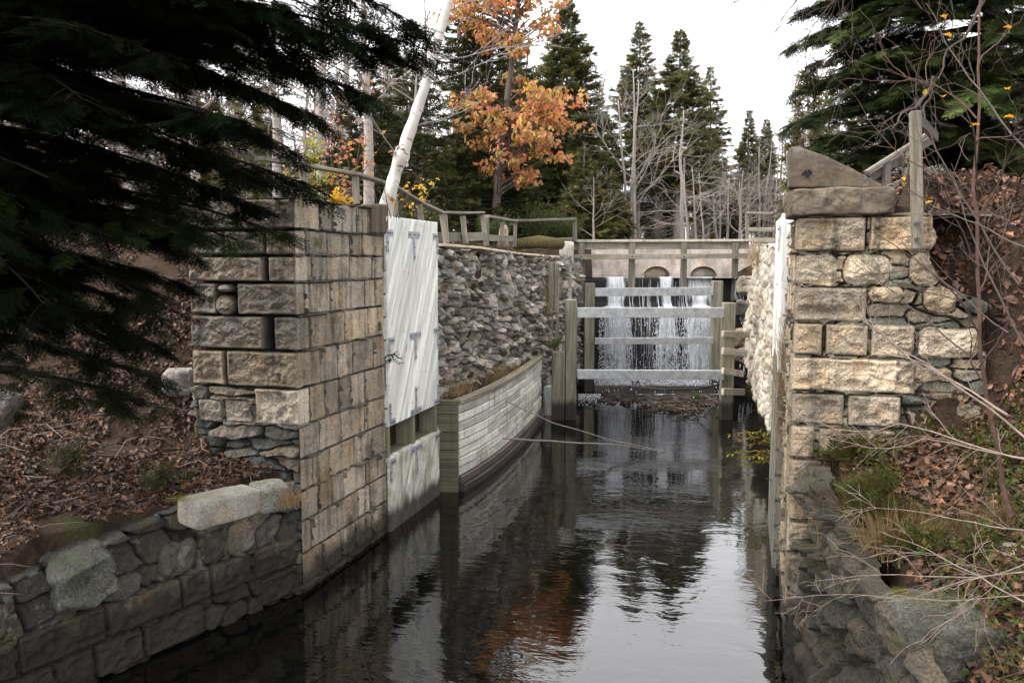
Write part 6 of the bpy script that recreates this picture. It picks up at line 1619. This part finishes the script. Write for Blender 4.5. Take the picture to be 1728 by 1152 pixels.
tuft("wispy dry grass at the far end of the dry stone wall", onx(925, 520, -5.2), 260, .5, .12, 'dry_grass', 7, (.5, -.3, -.3), stretch=(1, 1, 4))
tuft("dry grass growing on the ledge behind the breast wall's middle", (-5.15, 17.5, 1.66), 320, .4, .14, 'dry_grass', 8, (.4, -.2, 0), stretch=(1, 5, .2))
tuft("dry grass and weeds at the near end of the soil ledge", (-5.15, 14.6, 1.7), 240, .38, .1, 'dry_grass', 9, (.4, -.2, 0), stretch=(1, 3, .2))
tuft("dry grass on the chamber wall's top beside the footbridge", P(1283, 440, 22), 420, .5, .18, 'dry_grass', 10, (-.5, -.3, -.3), stretch=(1, 2, 1))
tuft("wisp of dry grass rooted in the left pier's upper course", onx(538, 415, -5.24), 90, .22, .03, 'dry_grass', 11, (.5, 0, -1), col=((.7, 1), (.8, 1.1), (.5, .9)))
for k, (px, py) in enumerate([(1392, 862), (1560, 900), (1620, 905), (1460, 985), (1680, 890), (1440, 835)]):
    tuft(["dry brown tuft at the right wall's edge just below the lowest pier stone", "dry brown tuft behind the mossy boulder's left shoulder", "dry brown tuft directly behind the mossy boulder", "dry tuft hanging between the straw coloured tufts and the mossy boulder", "dry brown tuft at the foot of the tall thin sapling", "small dry tuft under the yellow green feathery weed"][k], hit(px, py), 220, .3, .08, 'dry_grass', 40 + k, (-.7, -.5, -.4), col=((.5, 1), (.5, .95), (.4, .8)))
for k in range(5):
    z_ = (3.9, 3.2, 2.5, 1.9, 1.3)[k]; tuft(["topmost", "second highest", "middle", "second lowest", "lowest"][k] + " weed tuft clinging to the pale chamber wall", (.42 - .02 * k, (20, 18, 21, 17, 19)[k], z_), 90, .3, .1, 'dry_grass' if k % 2 else 'grass', 20 + k, (-.8, -.2, -.5), "weed_tuft", ((.9, 1.5), (.9, 1.4), (.5, 1)), .8, (1, 3, 1.5))
# ferny plants
FERN = sprig(12, 1.0, .05, 9)
for k, (px, py, D, s_, lab) in enumerate([(1440, 770, 8.3, .34, "feathery green plant below the right pier's lowest stones"), (1350, 815, 8.2, .3, "green plant spilling over the right wall's top edge"), (1500, 870, 7.3, .28, "bright green weed in the middle of the right bank"), (1545, 930, 6.8, .22, "small leafy weed above the mossy boulder"), (1660, 930, 6.4, .2, "broad leaved weed right of the mossy boulder"), (1470, 840, 7.6, .3, "yellow green feathery weed left of the bright green weed")]):
    R_ = np.random.default_rng(300 + k); n = 60; c_ = hit(px, py + 10) + (0, 0, .06); mb = MB()
    scatter(mb, *FERN, c_ + R_.normal(0, .09, (n, 3)) * (1, 1, .5), frames(R_.normal(0, .8, (n, 3)) + (-.2, -.3, .6)), R_.uniform(.4, 1.1, n) * s_, np.stack([R_.uniform(.6, 1.2, n), R_.uniform(.5, .95, n), R_.uniform(.4, .8, n)], 1))
    tag(mb.build("weed", M['green_leaf']), lab, "plant")
for k, (px, py, D, s_, lab) in enumerate([(255, 530, 9.5, .3, "dim green fern on the left bank beyond the boughs"), (100, 545, 9.5, .3, "dry fern at the left under the hemlock")]):
    R_ = np.random.default_rng(320 + k); n = 50; c_ = P(px, py, D); c_[2] = float(ground_z(c_[0], c_[1])) + .1; mb = MB()
    scatter(mb, *FERN, c_ + R_.normal(0, .1, (n, 3)) * (1, 1, .5), frames(R_.normal(0, .8, (n, 3)) + (0, 0, .6)), R_.uniform(.4, 1.1, n) * s_, np.stack([R_.uniform(.4, .8, n), R_.uniform(.4, .7, n), R_.uniform(.3, .6, n)], 1))
    tag(mb.build("fern", M['grass']), lab, "plant")
# moss cushions
def moss(label, px, py, D, w_, h_, seed):
    R_ = np.random.default_rng(seed); mb = MB(); c_ = P(px, py, D); n = 900
    pt = c_ + np.stack([R_.normal(0, w_, n), R_.normal(0, w_ * .8, n), R_.normal(0, h_, n)], 1); grass(mb, pt, seed, .028, ((1.0, 2.2), (1.2, 2.2), (.3, .6)), None, 2.0); tag(mb.build("moss", M['grass']), label, "moss")
moss("bright moss patch on the big boulder's top left corner", 1520, 1000, 5.55, .035, .01, 1); moss("dark moss spread over the big boulder's top", 1590, 1015, 5.65, .12, .015, 2); moss("moss patch by the pale slab's near end", 305, 842, 8.5, .06, .015, 3)
print("verts", sum(len(o.data.vertices) for o in SC.objects if o.type == 'MESH'))
